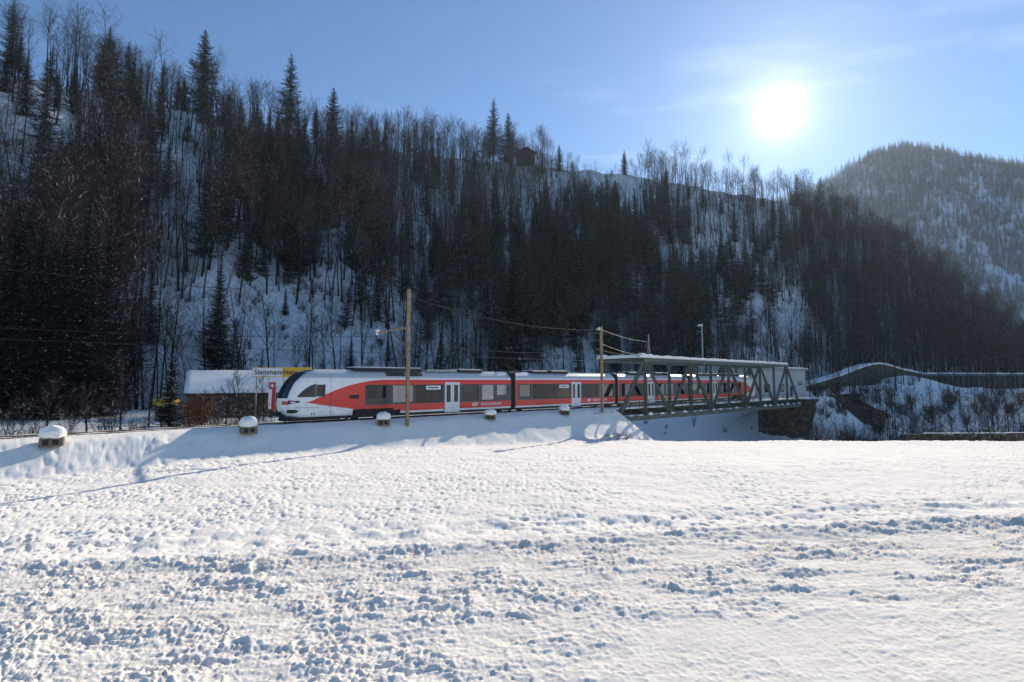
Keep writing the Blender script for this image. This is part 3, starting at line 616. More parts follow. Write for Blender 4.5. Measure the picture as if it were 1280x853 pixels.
def car(length, panes, doors, nose, mirror, signs, letters, bogies, units, bright=()):
    """one car, local x along the track from its outer end; panes (s0, s1, z0, z1), doors (s0, s1)"""
    x0 = 5.2 if nose else GAP; x1 = length - GAP
    fl = (lambda x: length - x) if mirror else (lambda x: x)
    bx = sorted(set([x0, x1, *[e for p_ in panes for e in p_[:2]], *[e for d in doors for e in d], *[e for b in bogies for e in (b[0], b[0] + .7, b[1] - .7, b[1])], BAND0 if nose else x0 + .25, x1 - .02]))
    bx = [x for x in bx if x0 - 1e-6 <= x <= x1 + 1e-6]
    fz = sorted(set(FZ + [z for p_ in panes for z in p_[2:]]))
    b = MB()
    def inside_hole(a, c, z0, z1):
        xm, zm = (a + c) / 2, (z0 + z1) / 2
        for d in doors:
            if d[0] < xm < d[1] and zm < 3.0: return True
        for p_ in panes:
            if p_[0] < xm < p_[1] and p_[2] < zm < p_[3]: return True
        for bo in bogies:
            if (bo[0] < xm < bo[1] and zm < .72) or (bo[0] + .7 < xm < bo[1] - .7 and zm < .88): return True
        return False
    for sg in (-1, 1):
        for a, c in zip(bx[:-1], bx[1:]):
            for z0, z1 in zip(fz[:-1], fz[1:]):
                if inside_hole(a, c, z0, z1): continue
                xm = (a + c) / 2; m = 1 if (1.18 < (z0 + z1) / 2 < 2.81 and xm > (BAND0 if nose else x0 + .25)) else 0
                o = .006 if m else 0
                pts = [(fl(a), sg * (halfw(z0) + o), z0), (fl(c), sg * (halfw(z0) + o), z0), (fl(c), sg * (halfw(z1) + o), z1), (fl(a), sg * (halfw(z1) + o), z1)]
                b.poly(pts, m)
    # roof
    rz = [3.36, 3.5, 3.62, 3.74, 3.84, 3.92, 3.98, 4.02, 4.045, 4.05]; prof = [(-halfw(z), z) for z in rz] + [(halfw(z), z) for z in reversed(rz[:-1])]
    for (y0, z0), (y1, z1) in zip(prof[:-1], prof[1:]): b.poly([(fl(x0), y0, z0), (fl(x1), y0, z0), (fl(x1), y1, z1), (fl(x0), y1, z1)], 0)
    b.poly([(fl(x0), -1.36, .95), (fl(x1), -1.36, .95), (fl(x1), 1.36, .95), (fl(x0), 1.36, .95)], 2)
    for xe in ([x1] if nose else [x0, x1]):
        full = [(-halfw(z), z) for z in fz + rz[1:]] + [(halfw(z), z) for z in reversed(fz + rz[1:-1])]; b.poly([(fl(xe), y, z) for y, z in full], 2)
    if nose:                                             # rounded front
        zs = sorted(set(list(np.linspace(.43, 3.2, 17)) + [3.36, 3.5, 3.62, 3.74, 3.84, 3.92, 3.98, 4.02, 4.045])); qs = [math.copysign(abs(t) ** .7, t) for t in np.linspace(-1, 1, 37)]
        k = len(b.v); rows = []
        for z in zs:
            row = [(5.2, -halfw(z), z)] + [nose_pt(t, z) for t in qs] + [(5.2, halfw(z), z)]; rows.append(row); b.v += [(fl(x), y, zz) for x, y, zz in row]
        n_ = len(rows[0])
        for i in range(len(zs) - 1):
            for j in range(n_ - 1):
                if j in (0, n_ - 2) and zs[i + 1] < .73 and False: continue
                b.face((k + i * n_ + j, k + i * n_ + j + 1, k + (i + 1) * n_ + j + 1, k + (i + 1) * n_ + j), 0)
        b.face([k + (len(zs) - 1) * n_ + j for j in range(n_)], 0); b.face([k + n_ - 1 - j for j in range(n_)], 0)
    return b, fl

def build_car(parent_x, length, panes, doors, nose, mirror, signs=(), letters=(), bogies=(), units=(), darkpanes=()):
    b, fl = car(length, panes, doors, nose, mirror, signs, letters, bogies, units)
    liv = M["nose_livery"] if nose else M["livery"]
    if mirror: liv = M["rear_livery"]
    body = b.build("rail_car", [liv, M["band"], M["interior"]], train, (parent_x, 0, 0))
    for p in body.data.polygons: p.use_smooth = nose and len(p.vertices) == 4 and abs(p.normal.z) < .999 and p.material_index == 0 and (fl(p.center.x) < 5.2)
    def box(name, x0, x1, y0, y1, z0, z1, m, c=None):
        q_ = MB(); a, e = sorted((fl(x0), fl(x1))); (q_.cbox(a, e, y0, y1, z0, z1, c) if c else q_.box(a, e, y0, y1, z0, z1)); return q_.build(name, m, body)
    for i, p_ in enumerate(panes):
        for sg in (-1, 1):
            y = sg * 1.425; g = box("window", p_[0], p_[1], min(y, y - sg * .012), max(y, y - sg * .012), p_[2], p_[3], M["dark_glass"] if i in darkpanes else M["glass"])
        fr = MB(); y = -1.452; t = .035
        a, e = sorted((fl(p_[0]), fl(p_[1])))
        fr.box(a - t, a, y, -1.43, p_[2] - t, p_[3] + t); fr.box(e, e + t, y, -1.43, p_[2] - t, p_[3] + t); fr.box(a, e, y, -1.43, p_[2] - t, p_[2]); fr.box(a, e, y, -1.43, p_[3], p_[3] + t)
        fr.build("window_frame", M["dark"], body)
    for d in doors:
        for sg in (-1, 1):
            xm = (d[0] + d[1]) / 2
            for a, e in ((d[0] + .02, xm - .012), (xm + .012, d[1] - .02)):
                a, e = sorted((fl(a), fl(e))); y = sg * 1.445; lf = MB(); wx0, wx1 = a + .17, e - .17
                ys = (min(y, y - sg * .04), max(y, y - sg * .04))
                for r in ((a, wx0, .30, 3.0), (wx1, e, .30, 3.0), (wx0, wx1, .30, 1.25), (wx0, wx1, 2.72, 3.0)): lf.box(r[0], r[1], ys[0], ys[1], r[2], r[3])
                lf.build("door", M["door_paint"], body); gl = MB(); gl.box(wx0, wx1, y - .006 - sg * .02, y + .006 - sg * .02, 1.25, 2.72); gl.build("door_window", M["dark_glass"], body)
                sl_ = MB(); sl_.box(wx0 - .02, wx1 + .02, y - .006 + sg * .002, y + .004 + sg * .002, 1.22, 1.25); sl_.box(wx0 - .02, wx1 + .02, y - .006 + sg * .002, y + .004 + sg * .002, 2.72, 2.75); sl_.build("door_seal", M["dark"], body)
        box("door_post", d[0] - .05, d[1] + .05, -1.40, 1.40, 2.99, 3.02, M["dark"])
    for s0, s1, z0, z1 in signs:
        box("destination_display", s0, s1, -1.462, -1.448, z0, z1, M["white_print"]); box("display_text", s0 + .16, s1 - .25, -1.466, -1.463, (z0 + z1) / 2 - .055, (z0 + z1) / 2 + .05, M["black_print"])
    for i, (x, z, k) in enumerate(letters):
        o = put("lettering", LET[k], body, (x, -1.449, z)); o.rotation_euler = (math.radians(90), 0, 0)
    # underside, running gear
    box("underframe", (1.2 if nose else .35), length - .35, -1.18, 1.18, .20, .94, M["under"])
    for bo in bogies:
        c_ = (bo[0] + bo[1]) / 2
        g = MB(); xa, xb = sorted((fl(bo[0] + .35), fl(bo[1] - .35)))
        for y in (-1.14, 1.14): g.box(xa, xb, y - .1, y + .1, .42, .66); g.box((xa + xb) / 2 - .6, (xa + xb) / 2 + .6, y - .13, y + .13, .30, .50)
        for w_ in (-1.25, 1.25):
            for y in (-.76, .76):
                g.tube([(fl(c_) + w_, y - .065, .43), (fl(c_) + w_, y + .065, .43)], .43, 18)
            for y in (-1.20, 1.20): g.box(fl(c_) + w_ - .16, fl(c_) + w_ + .16, y - .12, y + .12, .26, .60)
        g.build("bogie", M["under"], body)
    for s0, s1, h, m in units: box("roof_unit", s0, s1, -.95, .95, 3.94, 4.05 + h, M[m], .08)
    for s0, s1, h, m in units:
        if m == "dark": box("roof_snow", s0 + .15, s1 - .15, -.8, .8, 4.05 + h - .02, 4.05 + h + .07, M["snow"], .04)
    # seats
    st = MB(); x = 7.0 if nose else 1.6
    while x < length - 1.5:
        if not any(d[0] - .9 < x < d[1] + .9 for d in doors):
            for y in (-1.25, .35): st.box(min(fl(x), fl(x + .12)), max(fl(x), fl(x + .12)), y, y + .9, 1.0, 2.05); st.box(min(fl(x - .4), fl(x)), max(fl(x - .4), fl(x)), y, y + .9, 1.0, 1.38)
        x += 1.9
    st.build("seats", M["seat_cloth"], body)
    return body, fl

BAND0 = 6.2
M["rear_livery"] = livery("rear_livery", True)
_t = M["rear_livery"].node_tree                           # the same paint, measured from the car's other end
for l in list(_t.links):
    if l.from_node.type == "SEPXYZ" and l.from_socket.name == "X": tgt = l.to_socket; _t.links.remove(l); _t.links.new(mth(_t, "SUBTRACT", 22.0, [n for n in _t.nodes if n.type == "SEPXYZ"][0].outputs[0]), tgt)
P1 = [(6.35, 8.0, 1.75, 2.72), (8.65, 10.6, 1.32, 2.74), (10.9, 13.5, 1.32, 2.74), (15.85, 17.5, 1.32, 2.74), (18.0, 19.45, 1.32, 2.74), (19.85, 21.15, 1.75, 2.74)]
c1, f1 = build_car(0, 22.0, P1, [(13.8, 15.45)], True, False, signs=[(11.85, 13.35, 2.36, 2.70)], letters=[(16.9, .80, 1), (17.9, .80, 2)], bogies=[(4.35, 9.4)], units=[(5.4, 11.8, .16, "dark"), (12.2, 15.5, .10, "steel_grey"), (15.7, 18.5, .13, "dark")], darkpanes=(0, 2, 3))
P2 = [(.8, 2.3, 1.55, 2.72), (2.7, 5.9, 1.32, 2.72), (6.2, 8.3, 1.32, 2.72), (10.45, 13.0, 1.32, 2.72), (13.4, 15.9, 1.32, 2.72)]
build_car(22.0, 16.65, P2, [(8.55, 10.15)], False, False, signs=[(6.6, 8.1, 2.36, 2.70)], letters=[(11.2, .80, 1), (12.2, .80, 2)], units=[(3.0, 5.4, .13, "dark"), (5.8, 8.6, .18, "dark")], darkpanes=(1, 2, 3))
P3 = [(.8, 2.7, 1.32, 2.72), (3.2, 6.0, 1.32, 2.72), (8.6, 10.3, 1.32, 2.72), (10.7, 12.6, 1.32, 2.72), (13.2, 15.7, 1.32, 2.72)]
build_car(38.65, 16.65, P3, [(6.4, 8.0)], False, False, letters=[(9.0, .80, 1), (10.0, .80, 2)], units=[(3.0, 6.5, .16, "dark"), (9.0, 12.5, .16, "dark")], darkpanes=(1, 4))
build_car(55.3, 22.0, P1, [(13.8, 15.45)], True, True, bogies=[(4.35, 9.4)], units=[(5.4, 11.8, .18, "dark"), (12.5, 18.5, .14, "dark")], darkpanes=(0, 2))
# bellows and shared bogies between the cars
for x in (22.0, 38.65, 55.3):
    g = MB()
    for i in range(5):
        xx = x - .30 + i * .15; g.cbox(xx - .045, xx + .045, -1.36, 1.36, .55, 3.95, .04); g.box(xx - .075, xx + .075, -1.28, 1.28, .62, 3.88)
    g.build("gangway_bellows", M["dark"], train)
    g = MB()
    for y in (-1.1, 1.1): g.box(x - 1.9, x + 1.9, y - .1, y + .1, .38, .60)
    for w_ in (-1.35, 1.35):
        for y in (-.76, .76): g.tube([(x + w_, y - .065, .43), (x + w_, y + .065, .43)], .43, 18)
    g.build("bogie", M["under"], train)
# front: windscreen, cab window, lamps, coupler, plough
def nose_patch(name, rows, m, parent, cols=14, off=.012):
    b = MB(); n_ = cols + 1; k = 0
    for z, qa, qb in rows: b.v += [nose_pt(qa + (qb - qa) * j / cols, z, off) for j in range(n_)]
    for i in range(len(rows) - 1):
        for j in range(cols): b.face((i * n_ + j, i * n_ + j + 1, (i + 1) * n_ + j + 1, (i + 1) * n_ + j))
    return b.build(name, m, parent, smooth=True)
def side_patch(name, cols, m, parent, off=.012, rows=6):
    b = MB()
    for s, z0, z1 in cols: b.v += [(s, -side_y(s, z0 + (z1 - z0) * j / rows, off), z0 + (z1 - z0) * j / rows) for j in range(rows + 1)]
    n_ = rows + 1
    for i in range(len(cols) - 1):
        for j in range(rows): b.face((i * n_ + j, (i + 1) * n_ + j, (i + 1) * n_ + j + 1, i * n_ + j + 1))
    return b.build(name, m, parent, smooth=True)
nose_patch("front_mask", [(z, -.78, .78) for z in np.linspace(3.16, 4.035, 12)], M["dark"], c1, off=.010)
nose_patch("windscreen", [(z, -.74, .74) for z in np.linspace(1.84, 3.16, 12)], M["screen"], c1, off=.014)
wt = lambda s: 1.98 + .90 * (1 - (1 - min(1, (s - .92) / 1.35)) ** 1.8)
side_patch("cab_window", [(s, 1.92, wt(s)) for s in np.linspace(.95, 2.10, 10)], M["screen"], c1); side_patch("cab_window_frame", [(s, 1.90, wt(s) + .02) for s in np.linspace(2.10, 2.28, 3)], M["band"], c1, .013)
side_patch("cab_sliding_window", [(s, 1.96, 2.84) for s in np.linspace(2.30, 2.90, 5)], M["screen"], c1, .014); side_patch("window_rail", [(s, 2.36, 2.40) for s in np.linspace(2.28, 2.92, 5)], M["dark"], c1, .018, 1); side_patch("cab_window_frame", [(s, 1.90, 2.90) for s in np.linspace(2.90, 2.97, 3)], M["dark"], c1, .013)
side_patch("headlight", [(s, 1.40 + .14 * t, 1.70 - .06 * t) for s, t in zip(np.linspace(.36, 1.12, 6), np.linspace(0, 1, 6))], M["dark"], c1)
side_patch("headlight_lens", [(s, 1.49, 1.60) for s in np.linspace(.50, .80, 4)], M["porcelain"], c1, .018)
side_patch("lower_lamp_recess", [(s, .74 + .1 * abs(t) ** 3, 1.02 - .1 * abs(t) ** 3) for s, t in zip(np.linspace(.25, 1.0, 7), np.linspace(-1, 1, 7))], M["dark"], c1, .013)
side_patch("panel_seam", [(s, 1.14, 1.16) for s in np.linspace(.3, 3.4, 14)], M["under"], c1, .006, 1); side_patch("panel_seam", [(s, .46, 3.95) for s in (3.40, 3.42)], M["under"], c1, .006, 24)
nose_patch("number_badge", [(z, -.80, -.45) for z in np.linspace(1.36, 1.64, 4)], mat("badge_red", (.58, .05, .03), .4), c1, 6, .014)
for x in (1.95, 2.15): side_patch("step_slot", [(x, .60, .74), (x + .08, .60, .74)], M["dark"], c1, .008, 1)
b = MB(); b.box(7.9 - 3.0, 8.7 - 3.0, -1.452, -1.44, 1.72, 2.02); b.build("air_grille", M["under"], c1)
b = MB(); b.tube([(-.55, 0, .72), (.6, 0, .72)], .13, 10); b.box(-.62, -.45, -.22, .22, .50, .95); b.box(-.2, .6, -.5, .5, .5, .62); b.build("coupler", M["under"], c1)
b = MB(); b.poly([(.35, -1.1, .14), (.05, 0, .14), (.15, 0, .48), (.5, -1.2, .48)]); b.poly([(.35, 1.1, .14), (.05, 0, .14), (.15, 0, .48), (.5, 1.2, .48)]); b.box(.5, 4.3, -1.2, 1.2, .16, .46); b.build("snow_plough", M["dark"], c1)
for x0, x1 in ((8.1, 9.9), (10.05, 11.6)):
    b = MB(); b.v = [(x, -halfw(z) - .012, z) for x in (x0, x1) for z in (3.52, 3.64, 3.76, 3.86)]; [b.face((j, j + 4, j + 5, j + 1)) for j in range(3)]; b.build("roof_panel", M["brown_wall"], c1)
# pantograph, raised
b = MB(); bx_ = 22.9
for y in (-.55, .55): b.beam((bx_ - .9, y, 4.12), (bx_ + .9, y, 4.12), .08, .10); b.beam((bx_ + .75, y * .7, 4.15), (bx_ - .75, y * .35, 4.75), .07, .07)
b.beam((bx_ - .75, -.2, 4.75), (bx_ + .35, -.5, 5.42), .05, .05); b.beam((bx_ - .75, .2, 4.75), (bx_ + .35, .5, 5.42), .05, .05); b.beam((bx_ + .35, -.85, 5.46), (bx_ + .35, .85, 5.46), .16, .06); b.beam((bx_ + .35, .85, 5.46), (bx_ + .35, 1.1, 5.3), .1, .04); b.beam((bx_ + .35, -.85, 5.46), (bx_ + .35, -1.1, 5.3), .1, .04)
for x in (-.8, .8):
    for y in (-.55, .55): b.tube([(bx_ + x, y, 4.0), (bx_ + x, y, 4.14)], .09, 8)
b.build("pantograph", M["dark"], train)

# ------------------------------------------------------------------ the bridge
S0, LB, MOD = 36.8, 53.7, 10.74
br_ = thing("truss_bridge", "green riveted steel truss railway bridge topped with snow", "bridge", TR(S0, 1.75), TROT)
YN, YF, ZL, ZU = -3.25, 3.25, -1.22, 5.82
def lump(name, x0, x1, yc, w_, z0, h, parent, seed, m="snow", nx=None):
    """a long cushion of snow with an uneven outline"""
    rg = np.random.default_rng(seed); nx = nx or max(6, int((x1 - x0) / .35)); k = 9; V = []
    for i in range(nx + 1):
        x = x0 + (x1 - x0) * i / nx; e = min(1, min(i, nx - i) * (x1 - x0) / nx / .35); e = math.sqrt(max(e, .02)); hh = h * e * (1 + .25 * float(perlin(x * .9, seed * 3.1, 91))); ww = w_ * (.75 + .25 * e) * (1 + .08 * rg.normal())
        for j in range(k): t = math.pi * j / (k - 1); V.append((x, yc - ww / 2 * math.cos(t) * (1 + .1 * math.sin(t)), z0 + hh * math.sin(t) ** .7))
    F = [(i * k + j, (i + 1) * k + j, (i + 1) * k + j + 1, i * k + j + 1) for i in range(nx) for j in range(k - 1)]
    return put(name, mesh_np(name, V, F, [M[m]], smooth=True), parent)
def ibeam(b, a, c, w_, h, t=.05, up=(0, 0, 1)):
    """two flanges and a web"""
    a = Vector(a); c = Vector(c); d = (c - a).normalized(); u = Vector(up)
    if abs(d.dot(u)) > .98: u = Vector((1, 0, 0))
    s = d.cross(u).normalized(); u = s.cross(d).normalized()
    for sg in (-1, 1): b.beam(a + u * sg * h / 2, c + u * sg * h / 2, w_, t, up=u)
    b.beam(a, c, t, h, up=u)
for y in (YN, YF):
    b = MB(); b.box(-.3, LB + .3, y - .24, y + .24, ZL - .42, ZL - .36); b.box(-.3, LB + .3, y - .20, y - .14, ZL - .36, ZL + .10); b.box(-.3, LB + .3, y + .14, y + .20, ZL - .36, ZL + .10); b.box(-.3, LB + .3, y - .28, y + .28, ZL + .10, ZL + .13); b.build("bottom_chord", M["steel_green"], br_)
    b = MB(); b.box(MOD / 2 - .2, LB - MOD / 2 + .2, y - .25, y + .25, ZU + .12, ZU + .17); b.box(MOD / 2 - .2, LB - MOD / 2 + .2, y - .20, y - .15, ZU - .30, ZU + .12); b.box(MOD / 2 - .2, LB - MOD / 2 + .2, y + .15, y + .20, ZU - .30, ZU + .12); b.build("top_chord", M["steel_green"], br_)
    lump("chord_snow", MOD / 2 - .6, LB - MOD / 2 + .5, y, .62, ZU + .165, .36 if y < 0 else .32, br_, 5)
    for i in range(5):                                   # each panel: two diagonals, posts at its top and its foot
        xb, xt, xe = i * MOD, (i + .5) * MOD, (i + 1) * MOD
        for k, (p0, p1) in enumerate((((xb, y, ZL), (xt, y, ZU)), ((xt, y, ZU), (xe, y, ZL)))):
            b = MB(); d = (Vector(p1) - Vector(p0)).normalized(); w2 = .42 if (i == 0 and k == 0) or (i == 4 and k == 1) else .32
            nrm = Vector((-d.z, 0, d.x))
            for sg in (-1, 1): b.beam(Vector(p0) + nrm * sg * w2 / 2, Vector(p1) + nrm * sg * w2 / 2, .24, .05, up=nrm)
            b.beam(p0, p1, .06, w2, up=nrm); b.build("diagonal", M["steel_green"], br_)
        for x, zt in ((xt, ZU),) + (((xe, ZU),) if i < 4 else ()):
            b = MB(); ibeam(b, (x, y, ZL), (x, y, zt), .26, .30); b.build("vertical_post", M["steel_green"], br_)
        for x, z, r in ((xe, ZL, .55), (xt, ZU, .5)):
            if x > LB - .1: continue
            b = MB(); b.poly([(x - r, y - .215, z), (x + r, y - .215, z), (x + r * .6, y - .215, z + (r if z < 0 else -r)), (x - r * .6, y - .215, z + (r if z < 0 else -r))]); b.build("gusset_plate", M["steel_green"], br_)
    for i in range(22):
        rg = random.Random(i * 7 + (1 if y > 0 else 0)); x = (i + .3 + .5 * rg.random()) * LB / 22
        if rg.random() < .8: lump("chord_snow", x, x + rg.uniform(.5, 1.1), y - .1, .4, ZL + .12, rg.uniform(.14, .34), br_, i + 40)
for i in range(11):
    x = i * MOD / 2
    b = MB(); ibeam(b, (x, YN, -.62), (x, YF, -.62), .28, .62); b.build("floor_beam", M["steel_green"], br_)
    if 1 <= i <= 9:
        b = MB(); ibeam(b, (x, YN, ZU - .05), (x, YF, ZU - .05), .2, .30 if i not in (1, 9) else .5); b.build("top_strut", M["steel_green"], br_)
        if i < 9: b = MB(); b.beam((x, YN if i % 2 else YF, ZU - .1), (x + MOD / 2, YF if i % 2 else YN, ZU - .1), .12, .12); b.build("wind_brace", M["steel_green"], br_)
for x, y0, y1 in ((MOD / 2, YN, YF), (LB - MOD / 2, YN, YF)):
    l = lump("strut_snow", 0, y1 - y0, 0, .55, 0, .36, br_, int(x)); l.location = (x, y0, ZU + .20); l.rotation_euler = (0, 0, math.radians(90))
for y in (YN + .1, YF - .1): lump("snow_cushion", MOD / 2 - 1.3, MOD / 2 + 1.6, y, 1.05, ZU + .16, .52, br_, int(y * 7) + 30)
b = MB()
for y in (-.9, .6): ibeam(b, (-.3, y, -.42), (LB + .3, y, -.42), .22, .40)
b.build("stringer", M["steel_green"], br_)
for y0, y1 in ((-2.9, -1.65), (-1.35, 1.05), (1.35, 2.9)):
    lump("deck_snow", -.3, LB + .3, (y0 + y1) / 2, y1 - y0, -.24, .20, br_, int(y0 * 10) + 60, nx=90); b = MB(); b.box(-.3, LB + .3, y0, y1, -.30, -.245); b.build("deck_plate", M["steel_green"], br_)
for y in (-.87, .57): b = MB(); b.beam((-.4, y, -.02), (LB + .4, y, -.02), .065, .05); b.beam((-.4, y, -.13), (LB + .4, y, -.13), .03, .18); b.build("rail", M["rail"], br_)
for i in range(28):
    x = .6 + i * (LB - 1.2) / 27; b = MB(); b.beam((x, -2.98, -.3), (x, -2.98, .78), .05, .05); b.build("railing_post", M["steel_green"], br_)
for z in (.25, .76): b = MB(); b.beam((.5, -2.98, z), (LB - .5, -2.98, z), .045, .045); b.build("hand_rail", M["steel_green"], br_)
# abutments
ab = MB(); p = TR(91.2, 1.75); ab.box(-.9, 6, -4.6, 4.3, -9.3, -1.68); ab.box(1.2, 6, -4.3, 4.0, -1.68, -.35)
abo = ab.build("bridge_abutment", M["stone"], None, (p.x, p.y, 0), TROT); tag(abo, "dark stone bridge abutment rising from the far river bank", "abutment")
ab = MB(); p = TR(36.0, 1.75); ab.box(-4, .9, -3.9, 3.9, -7.5, -1.68); ab.box(-4, -.6, -3.7, 3.7, -1.68, -.4)
abo = ab.build("bridge_abutment", M["concrete"], None, (p.x, p.y, 0), TROT); tag(abo, "snow-covered abutment where the embankment meets the bridge", "abutment")
# lattice mast standing on the bridge
p = TR(S0 + MOD / 2 + .9, 1.75 + YN)
ms = thing("lattice_mast", "slim pointed lattice mast standing on the bridge's top chord", "mast", (p.x, p.y, ZU + .1), TROT)
for a in (-1, 1):
    b = MB(); b.beam((a * .30, 0, -.4), (a * .03, 0, 3.1), .06, .06); b.build("mast_leg", M["steel_grey"], ms)
b = MB(); [b.beam((-.30 + .27 * z / 3.1, 0, z), (.30 - .27 * z / 3.1, 0, z), .05, .05) for z in (.5, 1.3, 2.0)]; b.build("mast_rungs", M["steel_grey"], ms)

# ------------------------------------------------------------------ line-side poles and wires
def line_pole(px_, n_, by, ty_, arm, zarm, label, ins=True):
    s = None; t_ = (px_ - 640) / 640
    A = TX - n_ * DY; B = TY + n_ * DX; s = (t_ * B - A) / (DX - t_ * DY); p = TR(s, n_); zb = float(ground(p.x, p.y)) - .15; zt = at(px_, ty_, p.y).z
    o = thing("line_pole", label, "pole", (p.x, p.y, zb), TROT, None); H = zt - zb
    b = MB(); b.beam((0, 0, -.4), (0, 0, H), .24, .24); b.build("pole", M["pole_wood"], o)
    b = MB(); b.beam((.02, .02, H), (.02, .02, H + .35), .07, .07); b.tube([(0, 0, H), (0, 0, H + .1)], .16, 8); b.build("pole_cap", M["dark"], o)
    za = zarm - zb
    if arm: 
        b = MB(); b.beam((0, 0, za), (0, arm, za - .1), .12, .14); b.beam((0, 0, za + .5), (.02, .2, za), .05, .05); b.build("cross_arm", M["pole_wood"], o)
        b = MB(); b.beam((0, .05, za - 1.6), (0, arm * .55, za - .1), .07, .07); b.build("brace", M["rail"], o)
        b = MB(); b.tube([(0, arm, za - .25), (0, arm, za - .12), (0, arm, za + .02), (0, arm, za + .16)], [.10, .16, .12, .17], 10); b.build("insulator", M["porcelain"], o)
        lump("snow_cap", -.25, .25, 0, .35, 0, .18, o, 8).location = (0, arm, za + .12)
    return o, s
line_pole(510, -1.8, 530, 362, 5.6, 7.5, "tall wooden line pole with a long bracket arm in front of the train")
o2, _ = line_pole(752, -1.7, 517, 409, 0, 7, "wooden line pole standing at the near end of the bridge")
b = MB(); b.beam((0, 0, 9.0), (-.9, 1.2, 9.0), .07, .07); b.beam((0, 0, 8.2), (-.9, 1.2, 8.2), .07, .07); b.beam((-.9, 1.2, 8.9), (-.6, .8, 8.2), .05, .05); b.build("bracket", M["rail"], o2)
lump("snow_cap", -.4, .25, 0, .4, 0, .35, o2, 9).location = (-.15, .15, 9.35)
p = at(879, 470, 112); tp = at(879, 405, 112)
o3 = thing("line_pole", "pale concrete line pole rising behind the bridge's middle", "pole", (p.x, p.y, -.5)); b = MB(); b.beam((0, 0, -2), (0, 0, tp.z + .5), .28, .28); b.build("pole", M["concrete"], o3)
b = MB(); b.beam((-1.1, 0, tp.z - .1), (.1, 0, tp.z - .1), .10, .1); b.beam((-1.1, 0, tp.z - 1.2), (.1, 0, tp.z - 1.2), .10, .1); b.build("bracket", M["concrete"], o3); lump("snow_cap", -1.0, .3, 0, .5, 0, .35, o3, 10).location = (0, 0, tp.z + .05)
def wire(pts, label, r=.013):
    b = MB(); b.tube(pts, r, 4); o = b.build("overhead_wire", M["dark"]); tag(o, label, "wire", "overhead line wires")
def sag(a, b_, d, k=12): a = Vector(a); b_ = Vector(b_); return [a.lerp(b_, i / k) - Vector((0, 0, 4 * d * (i / k) * (1 - i / k))) for i in range(k + 1)]
sup = [-38, 9.2, 36.5, 64, 92, 140]
for a, c in zip(sup[:-1], sup[1:]):
    wire(sag(TR(a, CEN, 5.5), TR(c, CEN, 5.5), .03), "thin dark contact wire strung above the rails"); wire(sag(TR(a, CEN, 7.0), TR(c, CEN, 7.0), .9), "thin sagging carrier wire strung above the contact wire")
pa = TR(33.3, -1.9, 8.9); wire(sag(pa, TR(S0 + MOD / 2 + .9, -1.5, 8.0), .25), "feeder wire from the bridge-end pole to the lattice mast", .018); wire(sag(pa - Vector((0, 0, 1.6)), TR(S0 + MOD / 2, -1.0, 6.3), .2), "lower feeder wire from the bridge-end pole to the truss corner", .018)
wire(sag(TR(9.0, -2.5, 9.8), pa, .8), "feeder wire between the tall wooden pole and the bridge-end pole", .012); wire(sag(TR(9.0, -2.5, 9.8), TR(-40, -2.5, 9.8), 1.0), "feeder wire leading away from the tall wooden pole along the embankment", .012)

# ------------------------------------------------------------------ snow-capped crates on the embankment
def crate(px_, n_, wd, seed, label):
    t_ = (px_ - 640) / 640; A = TX - n_ * DY; B = TY + n_ * DX; s = (t_ * B - A) / (DX - t_ * DY); p = TR(s, n_); z = float(ground(p.x, p.y)) - .06
    rg = random.Random(seed); o = thing("wooden_crate", label, "crate", (p.x, p.y, z), TROT + math.radians(rg.uniform(-9, 9)) - math.radians(34) * (px_ - 72) / 640, "snow-capped crates along the embankment"); h = .46; d = wd * .38
    for y in (-d, d):
        for z0, z1 in ((0, .09), (.36, h)): b = MB(); b.cbox(-wd / 2, wd / 2, y - .02, y + .02, z0, z1, .008); b.build("slat", M["crate_wood"], o)
        for x in (-wd * .43, -wd * .02, wd * .40): b = MB(); b.cbox(x - .07, x + .07, y - .035, y + .035, .0, .40, .008); b.build("block", M["crate_wood"], o)
    for x in (-wd / 2, wd / 2):
        for z0, z1 in ((.02, .16), (.2, .33), (.37, h - .01)): b = MB(); b.cbox(x - .02, x + .02, -d + .03, d - .03, z0, z1, .008); b.build("slat", M["crate_wood"], o)
    b = MB(); b.box(-wd / 2 + .05, wd / 2 - .05, -d + .06, d - .06, .02, h - .04); b.build("core", M["dark"], o)
    V = []; F = []; na, nb = 26, 12; rg_h = .26 + .18 * rg.random()
    for j in range(nb + 1):
        f = j / nb * math.pi * .62; rr = math.sin(math.pi * .62 - f) if True else 0; zz = math.cos(math.pi * .62 - f)
        for i in range(na):
            a = 6.2832 * i / na; q1 = 1 + .20 * float(perlin(math.cos(a) * 1.3 + seed * 3, math.sin(a) * 1.3 + f * 1.5, 95)); sq = (abs(math.cos(a)) ** 3 + abs(math.sin(a)) ** 3) ** (-1 / 3.)
            V.append((rr ** .8 * math.cos(a) * sq * wd * .57 * q1, rr ** .8 * math.sin(a) * sq * d * 1.15 * q1, h + .20 + (zz * rg_h if zz > 0 else zz * .55) * q1))
    for j in range(nb):
        for i in range(na): F.append((j * na + i, j * na + (i + 1) % na, (j + 1) * na + (i + 1) % na, (j + 1) * na + i))
    c = put("snow_cap", mesh_np("snow_cap", V, F, [M["snow"]], smooth=True), o)
crate(72, -1.65, .95, 1, "snow-capped wooden crate standing alone on the sunlit part of the embankment")
crate(314, -1.6, .95, 2, "snow-capped wooden crate in the shadow ahead of the train's nose")
crate(481, -1.6, .92, 3, "snow-capped wooden crate by the front bogie, beside the tall wooden pole")
crate(613, -1.7, .92, 4, "snow-capped wooden crate below the train's lettering and first gangway")
